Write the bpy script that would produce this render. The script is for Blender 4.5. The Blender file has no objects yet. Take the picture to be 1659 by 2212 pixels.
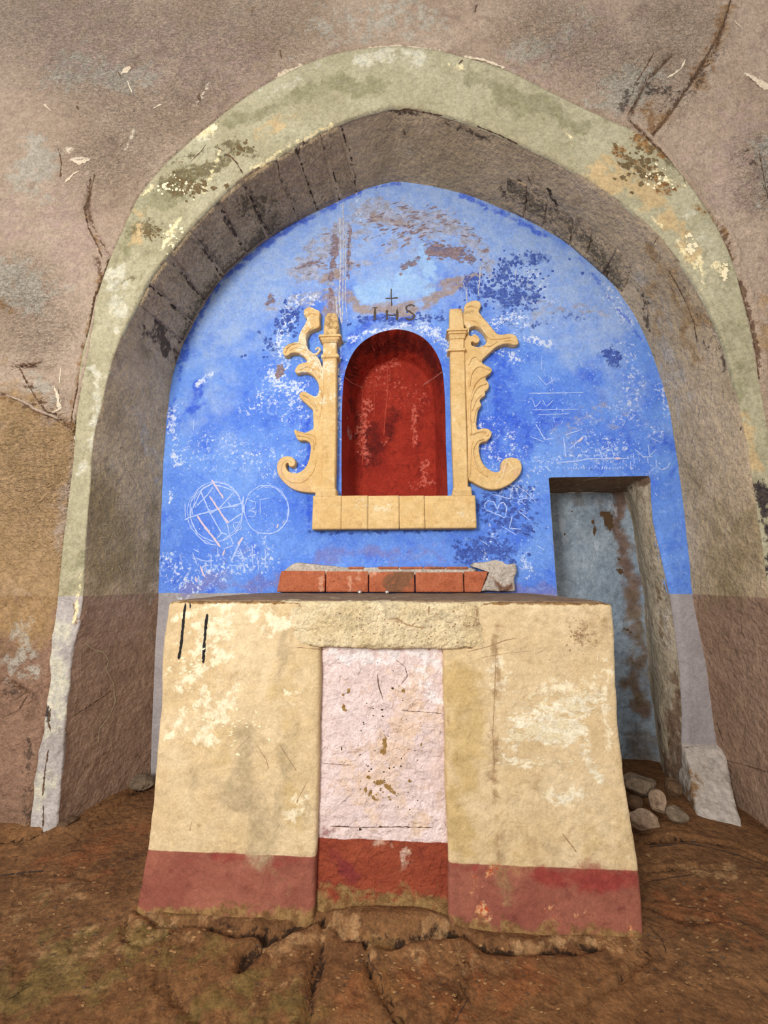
import bpy, bmesh, math, random
import numpy as np
from mathutils import Vector, Matrix
from mathutils.bvhtree import BVHTree

random.seed(4)
COL = bpy.context.scene.collection
SC = bpy.context.scene

# ------------------------------------------------------------------ camera
FPX, PITCH, YAW, CAMH = 850.0, 9.8, 3.5, 1.15
cd = bpy.data.cameras.new('camera')
cd.sensor_fit = 'VERTICAL'; cd.sensor_height = 36.0; cd.sensor_width = 27.0
cd.lens = FPX / 2212 * 36.0; cd.clip_start = 0.02
cam = bpy.data.objects.new('camera', cd); COL.objects.link(cam)
cam.location = (0, 0, CAMH)
cam.rotation_euler = (math.radians(90 + PITCH), 0, math.radians(YAW))
SC.camera = cam

# ------------------------------------------------------------------ world
w = bpy.data.worlds.new('world'); SC.world = w; w.use_nodes = True
bg = w.node_tree.nodes['Background']
bg.inputs[0].default_value = (1.0, 0.97, 0.93, 1); bg.inputs[1].default_value = 0.68

# ------------------------------------------------------------------ daylight from the open chapel door behind the viewer
def area(name, loc, target, sx, sy, power, col):
    l = bpy.data.lights.new(name, 'AREA'); l.shape = 'RECTANGLE'; l.size = sx; l.size_y = sy
    l.energy = power; l.color = col
    o = bpy.data.objects.new(name, l); COL.objects.link(o); o.location = loc
    d = Vector(target) - Vector(loc); o.rotation_euler = d.to_track_quat('-Z', 'Y').to_euler()
    return o
area('doorway_daylight', (-2.0, -2.7, 2.4), (0.1, 2.2, 1.8), 1.0, 1.3, 178, (1.0, 0.96, 0.90))
SC.view_settings.view_transform = 'Standard'; SC.view_settings.look = 'None'
SC.view_settings.gamma = 1.0; SC.view_settings.use_curve_mapping = False
SC.view_settings.exposure = 0.31

# ------------------------------------------------------------------ measuring: a sight line met with a plane of the room
_p, _y = math.radians(PITCH), math.radians(YAW)
def ray(px, py):
    v = (px - 829.5, -(py - 1106), FPX)
    dx = v[0]; dy = v[2] * math.cos(_p) - v[1] * math.sin(_p); dz = v[2] * math.sin(_p) + v[1] * math.cos(_p)
    return Vector((dx * math.cos(_y) - dy * math.sin(_y), dx * math.sin(_y) + dy * math.cos(_y), dz)).normalized()
def at(px, py, Y):
    d = ray(px, py); t = Y / d.y
    return Vector((d.x * t, Y, CAMH + d.z * t))
def atz(px, py, Z):
    d = ray(px, py); t = (Z - CAMH) / d.z
    return Vector((d.x * t, d.y * t, Z))
YA, YF, YB, YD = 1.535, 1.97, 2.45, 2.86       # altar front, front wall, blue wall, back of the door recess
ZP = 1.068                                      # height of the paint line

# ------------------------------------------------------------------ noise
def _h(ix, iy, iz, seed):
    n = (ix.astype(np.int64) * 374761393 + iy.astype(np.int64) * 668265263 + iz.astype(np.int64) * 2147483647 + seed * 974711) & 0xffffffff
    n = ((n ^ (n >> 13)) * 1274126177) & 0xffffffff
    n = ((n ^ (n >> 16)) * 2246822519) & 0xffffffff
    return ((n ^ (n >> 15)) & 0xffffff) / float(0xffffff)
def vnoise(P, seed=0):
    F = np.floor(P).astype(np.int64); f = P - F; f = f * f * (3 - 2 * f); r = 0
    for a in (0, 1):
        for b in (0, 1):
            for c in (0, 1):
                wgt = (f[:, 0] if a else 1 - f[:, 0]) * (f[:, 1] if b else 1 - f[:, 1]) * (f[:, 2] if c else 1 - f[:, 2])
                r = r + wgt * _h(F[:, 0] + a, F[:, 1] + b, F[:, 2] + c, seed)
    return r * 2 - 1
def fbm(P, scale, octv=4, seed=0, gain=0.5):
    P = np.asarray(P, float) * scale; s = 0; a = 1.0; t = 0
    for o in range(octv):
        s = s + a * vnoise(P + 17.3 * o, seed + o); t += a; a *= gain; P = P * 2.03
    return s / t
def segdist(P, pts):
    P = np.asarray(P, float); best = np.full(len(P), 1e9)
    pts = [np.array(p, float) for p in pts]
    if len(pts) == 1: return np.linalg.norm(P - pts[0], axis=1)
    for a, b in zip(pts[:-1], pts[1:]):
        ab = b - a; L = max(ab @ ab, 1e-12)
        t = np.clip(((P - a) @ ab) / L, 0, 1)
        best = np.minimum(best, np.linalg.norm(P - (a + t[:, None] * ab), axis=1))
    return best
def warps(P):
    P = np.asarray(P, float)
    return [np.stack([fbm(P + 31.7 * k, sc, 4, 300 + k) for k in range(3)], 1) for sc in (4.5, 15, 45)]
def capsule(P, pts, r, W=None):                 # 1 on the stroke, falling to 0, the outline broken up by noise
    if W is not None: P = P + min(r * 1.7, .16) * W[0] + min(r * 1.2, .06) * W[1] + min(r * .9, .022) * W[2]
    return np.clip(1.25 - segdist(P, pts) / (r * 1.35), 0, 1)
def arr(me):
    a = np.empty(len(me.vertices) * 3); me.vertices.foreach_get('co', a); return a.reshape(-1, 3)
def setarr(me, A):
    me.vertices.foreach_set('co', np.ascontiguousarray(A, dtype=float).ravel()); me.update()
def mask(o, name, vals):
    at_ = o.data.attributes.new(name, 'FLOAT', 'POINT'); at_.data.foreach_set('value', np.asarray(vals, np.float32))
WC = {}
def strokes_mask(o, name, strokes, surf, pxm):
    """strokes: list of (points, radius, weight) measured on the photograph; surf(px,py) gives the place on the real surface"""
    P = arr(o.data); m = np.zeros(len(P))
    if o.name not in WC: WC[o.name] = warps(P)
    for pts, r, wt in strokes:
        m = np.maximum(m, wt * capsule(P, [surf(*q) if len(q) == 2 else q for q in pts], r * pxm, WC[o.name]))
    mask(o, name, m)

# ------------------------------------------------------------------ materials
def lin(c):
    return tuple((((x / 255) / 12.92) if x / 255 <= .04045 else (((x / 255) + .055) / 1.055) ** 2.4) for x in c) + (1,)
class NT:
    def __init__(s, name):
        s.m = bpy.data.materials.new(name); s.m.use_nodes = True; s.t = s.m.node_tree
        s.b = s.t.nodes['Principled BSDF']; s.b.inputs['Roughness'].default_value = .88
        s.b.inputs['Specular IOR Level'].default_value = .25
        s.pos = s.t.nodes.new('ShaderNodeNewGeometry').outputs['Position']
    def n(s, typ, **kw):
        q = s.t.nodes.new(typ)
        for k, v in kw.items(): setattr(q, k, v)
        return q
    def put(s, sock, v):
        if hasattr(v, 'links') or hasattr(v, 'is_output'): s.t.links.new(v, sock)
        else: sock.default_value = v
    def noise(s, scale, detail=6, rough=.6, stretch=None, dist=0):
        q = s.n('ShaderNodeTexNoise'); q.inputs['Scale'].default_value = scale
        q.inputs['Detail'].default_value = detail; q.inputs['Roughness'].default_value = rough
        q.inputs['Distortion'].default_value = dist
        v = s.pos
        if stretch:
            mp = s.n('ShaderNodeMapping'); mp.inputs['Scale'].default_value = stretch
            s.t.links.new(s.pos, mp.inputs['Vector']); v = mp.outputs[0]
        s.t.links.new(v, q.inputs['Vector']); return q.outputs['Fac']
    def math(s, op, a, b=0.0, c=None):
        q = s.n('ShaderNodeMath', operation=op); s.put(q.inputs[0], a); s.put(q.inputs[1], b)
        if c is not None: s.put(q.inputs[2], c)
        return q.outputs[0]
    def ramp(s, v, lo, hi, a=0.0, b=1.0):
        q = s.n('ShaderNodeMapRange', interpolation_type='SMOOTHSTEP'); s.put(q.inputs['Value'], v)
        for i, x in zip(('From Min', 'From Max', 'To Min', 'To Max'), (lo, hi, a, b)): q.inputs[i].default_value = x
        return q.outputs[0]
    def mix(s, f, a, b, mode='MIX'):
        q = s.n('ShaderNodeMix', data_type='RGBA', blend_type=mode); s.put(q.inputs['Factor'], f)
        s.put(q.inputs['A'], a) if False else None
        s.put(q.inputs[6], a); s.put(q.inputs[7], b); return q.outputs[2]
    def attr(s, name):
        q = s.n('ShaderNodeAttribute', attribute_name=name); return q.outputs['Fac']
    def z(s):
        q = s.n('ShaderNodeSeparateXYZ'); s.t.links.new(s.pos, q.inputs[0]); return q.outputs[2]

def mottled(t, cols, scale=2.5, fine=.16):
    """three tones of one plaster mixed by noise, with grain"""
    c = t.mix(t.ramp(t.noise(scale, 8, .62, dist=.3), .36, .64), lin(cols[0]), lin(cols[1]))
    if len(cols) > 2: c = t.mix(t.ramp(t.noise(scale * 2.7, 8, .68, dist=.6), .52, .72), c, lin(cols[2]))
    return c
def plaster(name, cols, below=None, zline=None, zwob=.004, layers=(), scale=2.5, grain=.35, bump=.6, bdist=.004, rough=.88, bscale=45,
            grainscale=160, spots=None, cav_shade=.22, rough_attr=None):
    t = NT(name)
    c = mottled(t, cols, scale)
    if below:
        c2 = mottled(t, below, scale * 1.2)
        zz = t.math('ADD', t.z(), t.math('MULTIPLY', t.noise(9, 4), zwob * 4))
        zf = t.ramp(zz, zline + zwob * 2 - .002, zline + zwob * 2 + .002); c = t.mix(zf, c2, c)
    for L in layers:
        n = t.noise(L.get('s', 12), 9, L.get('r', .68), L.get('st'), L.get('d', .4))
        n = t.ramp(n, .28, .72)
        v = t.math('MULTIPLY_ADD', t.math('SUBTRACT', n, .5), L.get('a', 1.6) * .62, t.attr(L['m']))
        f = t.math('MULTIPLY', t.ramp(v, L.get('lo', .36), L.get('hi', .86)), t.math('MINIMUM', t.math('MULTIPLY', t.attr(L['m']), 5.0), L.get('o', 1.0)))
        cc = lin(L['c'])
        if 'c2' in L: cc = t.mix(t.ramp(t.noise(L.get('s', 12) * 1.9, 7, .7), .42, .6), cc, lin(L['c2']))
        c = t.mix(f, c, cc)
    if spots:
        for (col, sc, th, op) in spots:
            c = t.mix(t.math('MULTIPLY', t.ramp(t.noise(sc, 6, .75), th, th + .05), t.math('MULTIPLY', zf, op) if below else op), c, lin(col))
    g = t.noise(grainscale, 5, .75)
    g2 = t.noise(22, 8, .7)
    val = t.math('ADD', t.ramp(g, .3, .7, 1 - grain * .5, 1 + grain * .5), t.ramp(g2, .3, .7, -grain * .28, grain * .28))
    hn = t.noise(bscale, 9, .72, dist=.2)
    val = t.math('MULTIPLY', val, t.ramp(hn, .33, .62, 1 - cav_shade, 1 + cav_shade * .45))  # bump hollows darkened and crests lightened: relief shade put into the colour
    cb = t.n('ShaderNodeCombineColor'); [t.put(cb.inputs[i], val) for i in range(3)]
    c = t.mix(1.0, c, cb.outputs[0], 'MULTIPLY')
    t.put(t.b.inputs['Base Color'], c)
    t.b.inputs['Roughness'].default_value = rough
    if bump:
        h = t.math('ADD', t.math('ADD', t.math('MULTIPLY', t.noise(bscale * .75, 2.5, .5, dist=.5), 1.0), t.math('MULTIPLY', t.noise(bscale * .26, 2, .5, dist=.4), 1.5)), t.math('MULTIPLY', hn, .35))
        if rough_attr: h = t.math('ADD', h, t.math('MULTIPLY', t.attr(rough_attr), t.math('MULTIPLY', t.noise(38, 2.5, .55, stretch=(1, 1, 1.5), dist=1.2), 3.0)))
        b = t.n('ShaderNodeBump'); b.inputs['Strength'].default_value = min(1, bump * 1.3); b.inputs['Distance'].default_value = bdist * 2.2
        t.put(b.inputs['Height'], h); t.put(t.b.inputs['Normal'], b.outputs[0])
    return t.m
def flatmat(name, col, rough=.8, metal=0.0, col2=None, sc=30):
    t = NT(name); c = lin(col)
    if col2: c = t.mix(t.ramp(t.noise(sc, 6, .7), .4, .6), lin(col), lin(col2))
    t.put(t.b.inputs['Base Color'], c); t.b.inputs['Roughness'].default_value = rough; t.b.inputs['Metallic'].default_value = metal
    return t.m

# ------------------------------------------------------------------ objects
def link(name, me, mat, parent=None, smooth=True, **props):
    o = bpy.data.objects.new(name, me); COL.objects.link(o)
    if mat: me.materials.append(mat)
    if parent: o.parent = parent
    if smooth: me.polygons.foreach_set('use_smooth', [True] * len(me.polygons))
    for k, v in props.items(): o[k] = v
    return o
def empty(name, label, cat, loc=(0, 0, 0), group=None):
    o = bpy.data.objects.new(name, None); COL.objects.link(o); o.location = (0, 0, 0); o.empty_display_size = .05
    o['label'] = label; o['category'] = cat
    if group: o['group'] = group
    return o
def mesh(name, V, F):
    me = bpy.data.meshes.new(name); me.from_pydata([tuple(v) for v in V], [], F); me.update(); return me
def catmull(pts, n):
    pts = [Vector(p) for p in pts]; out = []
    P = [pts[0] * 2 - pts[1]] + pts + [pts[-1] * 2 - pts[-2]]
    for i in range(1, len(P) - 2):
        a, b, c, d = P[i - 1:i + 3]
        for k in range(12):
            t = k / 12
            out.append(.5 * ((2 * b) + (c - a) * t + (2 * a - 5 * b + 4 * c - d) * t * t + (3 * b - a - 3 * c + d) * t ** 3))
    out.append(pts[-1]); return resample(out, n)
def resample(pts, n):
    A = np.array([tuple(p) for p in pts]); d = np.r_[0, np.cumsum(np.linalg.norm(np.diff(A, axis=0), axis=1))]
    s = np.linspace(0, d[-1], n)
    return np.stack([np.interp(s, d, A[:, k]) for k in range(3)], 1)
def loft(name, rows, mat, parent=None, flip=False, **props):
    """rows: list of equally long point rows"""
    n = len(rows[0]); V = np.concatenate(rows); F = []
    for r in range(len(rows) - 1):
        for i in range(n - 1):
            q = (r * n + i, r * n + i + 1, (r + 1) * n + i + 1, (r + 1) * n + i)
            F.append(q[::-1] if flip else q)
    return link(name, mesh(name, V, F), mat, parent, **props)
def spaced(*segs):
    out = []
    for a, b, st in segs:
        n = max(1, int(round((b - a) / st))); out += list(np.linspace(a, b, n, endpoint=False))
    return out + [segs[-1][1]]
def inside(poly, X, Z):
    r = np.zeros(len(X), bool); n = len(poly)
    for i in range(n):
        x1, z1 = poly[i]; x2, z2 = poly[(i + 1) % n]
        c = ((z1 > Z) != (z2 > Z)); t = np.where(z2 != z1, (Z - z1) / ((z2 - z1) or 1e-9), 0)
        r ^= c & (X < x1 + t * (x2 - x1))
    return r
def wall_grid(name, xs, zs, Y, holes, mat, **props):
    """an upright wall in a plane of constant Y with openings, its outline drawn exactly onto each opening"""
    X, Z = np.meshgrid(xs, zs); nx = len(xs); V = np.stack([X.ravel(), np.full(X.size, Y), Z.ravel()], 1)
    i, j = np.meshgrid(np.arange(nx - 1), np.arange(len(zs) - 1)); a = (j * nx + i).ravel()
    F = np.stack([a, a + 1, a + nx + 1, a + nx], 1)
    cx, cz = V[F, 0].mean(1), V[F, 2].mean(1); keep = np.ones(len(F), bool)
    for h in holes: keep &= ~inside(h, cx, cz)
    F = F[keep]
    bm = bmesh.new(); vs = [bm.verts.new(v) for v in V]
    for f in F: bm.faces.new([vs[k] for k in f])
    bmesh.ops.delete(bm, geom=[v for v in bm.verts if not v.link_faces], context='VERTS')
    x0, x1, z0, z1 = min(xs), max(xs), min(zs), max(zs)
    for v in bm.verts:
        if v.is_boundary and x0 + 1e-4 < v.co.x < x1 - 1e-4 and z0 + 1e-4 < v.co.z < z1 - 1e-4 or \
           (v.is_boundary and abs(v.co.z - z0) < 1e-4):
            best = None
            for h in holes:
                for k in range(len(h)):
                    ax, az = h[k]; bx, bz = h[(k + 1) % len(h)]
                    ux, uz = bx - ax, bz - az; L = ux * ux + uz * uz
                    if L < 1e-12: continue
                    t = max(0, min(1, ((v.co.x - ax) * ux + (v.co.z - az) * uz) / L))
                    qx, qz = ax + t * ux, az + t * uz; dd = (qx - v.co.x) ** 2 + (qz - v.co.z) ** 2
                    if best is None or dd < best[0]: best = (dd, qx, qz)
            if best and best[0] < .03 ** 2: v.co.x, v.co.z = best[1], best[2]
    me = bpy.data.meshes.new(name); bm.to_mesh(me); bm.free()
    return link(name, me, mat, **props)
def rough_box(name, b, mat, parent=None, cell=.014, amp=.003, rad=.008, nscale=9, seed=0, xl=None, xr=None, zt=None, **props):
    """a hand-made block: box lattice with worn edges and an uneven face; xl/xr give its sides as a function of height"""
    x0, x1, y0, y1, z0, z1 = b
    N = [max(2, int(round((q - p) / cell))) for p, q in ((x0, x1), (y0, y1), (z0, z1))]
    idx = {}; V = []; F = []
    def v(i, j, k):
        key = (i, j, k)
        if key not in idx: idx[key] = len(V); V.append((i / N[0], j / N[1], k / N[2]))
        return idx[key]
    for i in range(N[0]):
        for j in range(N[1]):
            F.append((v(i, j, 0), v(i, j + 1, 0), v(i + 1, j + 1, 0), v(i + 1, j, 0)))
            F.append((v(i, j, N[2]), v(i + 1, j, N[2]), v(i + 1, j + 1, N[2]), v(i, j + 1, N[2])))
    for i in range(N[0]):
        for k in range(N[2]):
            F.append((v(i, 0, k), v(i + 1, 0, k), v(i + 1, 0, k + 1), v(i, 0, k + 1)))
            F.append((v(i, N[1], k), v(i, N[1], k + 1), v(i + 1, N[1], k + 1), v(i + 1, N[1], k)))
    for j in range(N[1]):
        for k in range(N[2]):
            F.append((v(0, j, k), v(0, j, k + 1), v(0, j + 1, k + 1), v(0, j + 1, k)))
            F.append((v(N[0], j, k), v(N[0], j + 1, k), v(N[0], j + 1, k + 1), v(N[0], j, k + 1)))
    U = np.array(V); lo = np.array([x0, y0, z0]); hi = np.array([x1, y1, z1]); P = lo + U * (hi - lo)
    q = np.clip(P, lo + rad, hi - rad); d = P - q; L = np.linalg.norm(d, axis=1); Ls = np.where(L > 1e-9, L, 1)
    nrm = d / Ls[:, None]; P = q + nrm * np.minimum(rad, L)[:, None]
    if xl:
        a = np.array([xl(z) for z in P[:, 2]]); c = np.array([xr(z) for z in P[:, 2]])
        u = (P[:, 0] - x0) / (x1 - x0); P[:, 0] = a + u * (c - a)
    P = P + nrm * (amp * (fbm(P + seed, nscale, 4, seed) + .35 * fbm(P, nscale * 6, 3, seed + 9)))[:, None]
    return link(name, mesh(name, P, F), mat, parent, **props)
def curve_solid(name, outlines, Y, depth, mat, parent=None, bevel=.004, **props):
    cu = bpy.data.curves.new(name, 'CURVE'); cu.dimensions = '2D'; cu.fill_mode = 'BOTH'
    cu.extrude = depth / 2 - bevel; cu.bevel_depth = bevel; cu.bevel_resolution = 2; cu.offset = -bevel
    for o in outlines:
        s = cu.splines.new('POLY'); s.points.add(len(o) - 1); s.use_cyclic_u = True
        for k, (x, z) in enumerate(o): s.points[k].co = (x, z, 0, 1)
    t = bpy.data.objects.new('tmp', cu); COL.objects.link(t)
    bpy.context.view_layer.update()
    me = bpy.data.meshes.new_from_object(t.evaluated_get(bpy.context.evaluated_depsgraph_get()))
    bpy.data.objects.remove(t); bpy.data.curves.remove(cu)
    me.transform(Matrix(((1, 0, 0, 0), (0, 0, -1, Y - depth / 2), (0, 1, 0, 0), (0, 0, 0, 1)))); me.name = name
    me.materials.clear()
    return link(name, me, mat, parent, smooth=False, **props)
def tubes(name, lines, mat, parent=None, **props):
    """rounded beads; lines: (points, radius at start, radius at end)"""
    V = []; F = []
    for pts, ra, rb in lines:
        pts = [Vector(p) for p in catmull(pts, max(4, len(pts) * 4))]; n = len(pts); base = len(V); m = 7
        for i, p in enumerate(pts):
            tg = (pts[min(i + 1, n - 1)] - pts[max(i - 1, 0)]).normalized(); a = Vector((0, 1, 0)); b_ = tg.cross(a).normalized()
            r = ra + (rb - ra) * i / (n - 1); e = .35 if i in (0, n - 1) else 1
            for k in range(m):
                th = 2 * math.pi * k / m; V.append(p + (b_ * math.cos(th) + a * math.sin(th)) * r * e)
        for i in range(n - 1):
            for k in range(m):
                F.append((base + i * m + k, base + i * m + (k + 1) % m, base + (i + 1) * m + (k + 1) % m, base + (i + 1) * m + k))
        F.append(tuple(base + k for k in range(m))[::-1]); F.append(tuple(base + (n - 1) * m + k for k in range(m)))
    return link(name, mesh(name, V, F), mat, parent, **props)
def bvh(o): return BVHTree.FromPolygons([v.co.copy() for v in o.data.vertices], [tuple(p.vertices) for p in o.data.polygons])
def marks(name, lines, tree, mat, parent, lift=.0012, step=5, jit=.25, **props):
    """thin scratched or painted strokes lying on the relief of a surface; lines: (points, width in photograph pixels)"""
    V = []; F = []; C = Vector((0, 0, CAMH)); rnd = random.Random(7)
    for pts, wd in lines:
        A = resample([Vector((x, y, 0)) for x, y in pts], max(2, int(sum(math.dist(pts[i], pts[i + 1]) for i in range(len(pts) - 1)) / step) + 1))
        prev = None; wd = wd * (.62 if name == 'crack' else 1)
        H = []
        for x, y, _ in A:
            loc, nr, ix, ds = tree.ray_cast(C, ray(x + rnd.uniform(-.5, .5), y + rnd.uniform(-.5, .5)))
            if loc is None: H.append(None); continue
            if nr.dot(C - loc) < 0: nr = -nr
            H.append((loc + nr * lift, nr, ds / FPX))
        for i, h in enumerate(H):
            if h is None: prev = None; continue
            o = H[min(i + 1, len(H) - 1)] or h; o2 = H[max(i - 1, 0)] or h
            tg = (o[0] - o2[0])
            if tg.length < 1e-6: continue
            sd = tg.normalized().cross(h[1]).normalized()
            r = wd * h[2] * .5 * rnd.uniform(1 - jit, 1 + jit) * (.4 if i in (0, len(H) - 1) else 1)
            V += [h[0] - sd * r, h[0] + sd * r]; k = len(V) - 2
            if prev is not None and (Vector(V[k]) - Vector(V[prev])).length < .08: F.append((prev, prev + 1, k + 1, k))
            prev = k
    return link(name, mesh(name, V, F), mat, parent, **props)
def arc(cx, cy, rx, ry, a0=0, a1=360, n=28, wob=0):
    rnd = random.Random(int(cx * 7 + cy))
    return [(cx + (rx + rnd.uniform(-wob, wob)) * math.cos(math.radians(a0 + (a1 - a0) * k / n)),
             cy + (ry + rnd.uniform(-wob, wob)) * math.sin(math.radians(a0 + (a1 - a0) * k / n))) for k in range(n + 1)]

# ================================================================== THE SETTING
INTR = [(130,1785),(150,1500),(172,1350),(183,1285),(190,1150),(197,1050),(205,950),(221,880),(240,800),(262,730),(290,670),(328,600),(370,545),(420,484),(478,424),(535,378),(600,340),(660,305),(720,273),(790,247),(848,232),(900,238),(960,250),(1040,277),(1120,311),(1200,350),(1270,392),(1340,438),(1400,490),(1450,545),(1500,615),(1538,690),(1565,760),(1588,850),(1605,930),(1622,1030),(1640,1150),(1658,1285),(1700,1500),(1752,1800)]
EXTR = [(65,1792),(105,1500),(127,1290),(148,1100),(160,1000),(166,920),(175,800),(190,730),(213,640),(240,560),(265,505),(300,430),(342,375),(400,318),(455,272),(520,222),(590,177),(650,147),(720,121),(800,107),(870,103),(940,112),(1000,126),(1080,150),(1160,187),(1240,227),(1320,266),(1380,292),(1440,345),(1500,420),(1540,480),(1570,540),(1592,610),(1614,700),(1630,790),(1647,880),(1667,1000),(1692,1150),(1716,1290),(1760,1500),(1830,1830)]
BACK = [(325,1690),(332,1480),(342,1282),(347,1150),(353,1000),(361,900),(370,830),(383,780),(400,735),(430,677),(470,615),(520,563),(590,508),(650,473),(720,440),(780,412),(840,395),(868,393),(900,397),(960,408),(1020,425),(1100,460),(1170,495),(1225,530),(1280,578),(1325,620),(1370,680),(1400,740),(1425,810),(1445,880),(1457,950),(1467,1020),(1480,1130),(1490,1220),(1496,1282),(1524,1440),(1548,1600),(1562,1690)]
def arch_curve(px, Y, apex_x, n):
    P = [at(x, y, Y) for x, y in px]; ai = min(range(len(px)), key=lambda i: abs(px[i][0] - apex_x) + (0 if px[i][1] < 500 else 1e4))
    P[0].z = -.06; P[-1].z = -.06
    L = catmull(P[:ai + 1], n // 2 + 1); R = catmull(P[ai:], n // 2 + 1)
    return np.concatenate([L[:-1], R])
NA = 760
cI = arch_curve(INTR, YF, 862, NA); cB = arch_curve(BACK, YB, 868, NA)
cE = arch_curve(EXTR, YF, 870, NA)
nJ = fbm(np.c_[np.arange(NA + 1), np.zeros(NA + 1), np.zeros(NA + 1)], .09, 3, 5)
cI[:, 0] += .005 * nJ; cI[:, 2] += .005 * np.roll(nJ, 40)

# ---------- front wall
sF = lambda x, y: at(x, y, YF)
M_F = YF / FPX
m_wall = plaster('wall_plaster', [(166, 145, 126), (180, 160, 142), (148, 127, 112)], below=[(136, 106, 86), (150, 118, 98), (116, 90, 72)], zline=ZP,
    layers=[dict(m='m_tan', c=(156, 126, 84), c2=(172, 140, 100), s=6, a=1.0, lo=.3, hi=.8, o=.85),
            dict(m='m_grey', c=(168, 162, 148), c2=(184, 178, 166), s=14, a=1.7, o=.8),
            dict(m='m_pink', c=(166, 142, 136), s=16, a=1.7, o=.5),
            dict(m='m_rust', c=(134, 98, 62), c2=(158, 126, 88), s=20, a=1.6, lo=.25, hi=.95, o=.85),
            dict(m='m_dark', c=(84, 66, 54), c2=(56, 46, 42), s=34, a=2.0, o=.8),
            dict(m='m_crack', c=(92, 64, 42), s=46, a=2.2, lo=.4, hi=.8, o=.8),
            dict(m='m_chip', c=(232, 218, 196), s=50, a=1.3)],
    scale=1.6, grain=.4, bump=.85, bdist=.0065, bscale=55, rough_attr='m_rough', spots=[((206, 196, 182), 60, .66, .5), ((112, 92, 78), 40, .66, .35)])
xs = spaced((-7.5, -2.0, .08), (-2.0, 2.3, .0095), (2.3, 7.5, .08)); zs = spaced((-.06, 4.7, .0095), (4.7, 7.5, .08))
hole = [(p[0], p[2]) for p in cE]; hole = [(hole[0][0], -.5)] + hole + [(hole[-1][0], -.5)]
wall_front = wall_grid('wall_front', xs, zs, YF, [hole], m_wall, kind='structure', label='rough mauve brown plaster wall around the pointed arch')
P = arr(wall_front.data)
rough_l = [([(60,40),(330,90),(560,60)],150,1),([(250,330),(420,180)],110,1),([(40,620),(90,720)],70,1),([(60,980),(100,1040)],110,1),([(1180,60),(1400,170),(1450,60)],90,1),([(1640,330),(1640,420)],45,1),([(150,130),(300,240)],90,1)]
mr = np.zeros(len(P))
for pts, r, wt in rough_l: mr = np.maximum(mr, capsule(P, [sF(*q) for q in pts], r * M_F * 1.3))
ridges = [[(130,300),(165,345),(200,350),(150,395),(60,350)],[(210,330),(240,385),(270,460),(300,380),(330,365)],[(60,470),(90,450),(90,560),(95,640),(60,690)],
          [(120,830),(125,890),(110,870),(75,850)],[(260,160),(290,140)],[(0,100),(60,60)],[(520,40),(560,25)],
          [(1610,165),(1659,190)],[(1620,330),(1650,430)],[(190,640),(205,560),(180,440),(200,380)],[(200,560),(235,620)]]
cracks = [[(0,850),(60,880),(130,905),(165,935)],[(212,560),(222,610),(205,700),(178,850),(163,935)],[(240,560),(205,500),(188,450),(195,390)],
          [(1575,20),(1545,110),(1500,170),(1450,240),(1405,300)],[(1450,120),(1400,170),(1370,230),(1360,265)],
          [(1360,265),(1400,300),(1460,380),(1540,480),(1580,550)],[(1600,610),(1625,700),(1640,790)],
          [(150,1290),(170,1340)],[(85,785),(40,790),(70,850),(100,888),(120,895)],[(0,1460),(60,1500)],[(40,1800),(120,1790)],[(1560,500),(1582,560)]]  # cracks; the path round the hollow also paints its left rim as shade
dsp = .006 * fbm(P, 1.4, 4, 3) + .0022 * fbm(P, 11, 4, 8)
gr = fbm(P * np.array([1, 1, 1.5]), 27, 3, 21)
dsp = dsp + mr * (.009 * gr + .004 * np.abs(fbm(P, 15, 3, 2)))
low = (P[:, 2] < ZP)
dsp = dsp + low * .006 * fbm(P, 5, 4, 31)
for rg in ridges:
    d = segdist(P, [sF(*q) for q in rg]) + .012 * fbm(P, 12, 3, 6); dsp = dsp + .011 * np.exp(-(d / .016) ** 2)
mcr = np.zeros(len(P))
for ck in cracks:
    d = np.abs(segdist(P, [sF(*q) for q in ck]) + .012 * fbm(P, 14, 3, 7)); dsp = dsp - .012 * np.exp(-(d / .012) ** 2) + .006 * np.exp(-((d - .032) / .014) ** 2)
    mcr = np.maximum(mcr, np.clip(1.1 - d / .014, 0, 1))
hollow = [sF(x, y) for x, y in [(40,790),(85,785),(105,800),(125,840),(132,880),(100,888),(70,850)]]
hi_ = inside([(p.x, p.z) for p in hollow], P[:, 0], P[:, 2]).astype(float)
dsp = dsp - hi_ * (.018 + .006 * fbm(P, 30, 3, 4))
dE = segdist(P, [Vector(p) for p in cE[::6]])
dsp = dsp + .012 * np.exp(-(dE / .05) ** 2) - .014 * np.exp(-(dE / .008) ** 2)
P[:, 1] -= dsp; setarr(wall_front.data, P)
mask(wall_front, 'm_crack', mcr); mask(wall_front, 'm_rough', mr)
strokes_mask(wall_front, 'm_tan', [([(40,950),(60,1150),(80,1270)],110,1),([(120,960),(90,1260)],50,1),([(30,860),(20,800)],40,.7),([(1640,640),(1655,1000)],30,.5),([(230,700),(200,860)],22,.8)], sF, M_F)
strokes_mask(wall_front, 'm_grey', [([(160,140),(320,180)],60,1),([(60,400),(90,330)],50,1),([(20,600),(70,640)],60,1),([(1330,220),(1400,170)],45,1),([(1150,120),(1230,60)],60,.7),([(1640,330),(1650,420)],35,.9),([(700,60),(900,30)],80,.6),([(60,1440),(40,1340)],40,.7),([(85,820),(110,860)],22,1)], sF, M_F)
strokes_mask(wall_front, 'm_pink', [([(120,60),(500,140)],150,.7),([(130,450),(160,560)],90,.7),([(1300,60),(1180,160)],120,.6),([(1600,260),(1560,400)],90,.6),([(20,460),(30,520)],50,.8)], sF, M_F)
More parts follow.
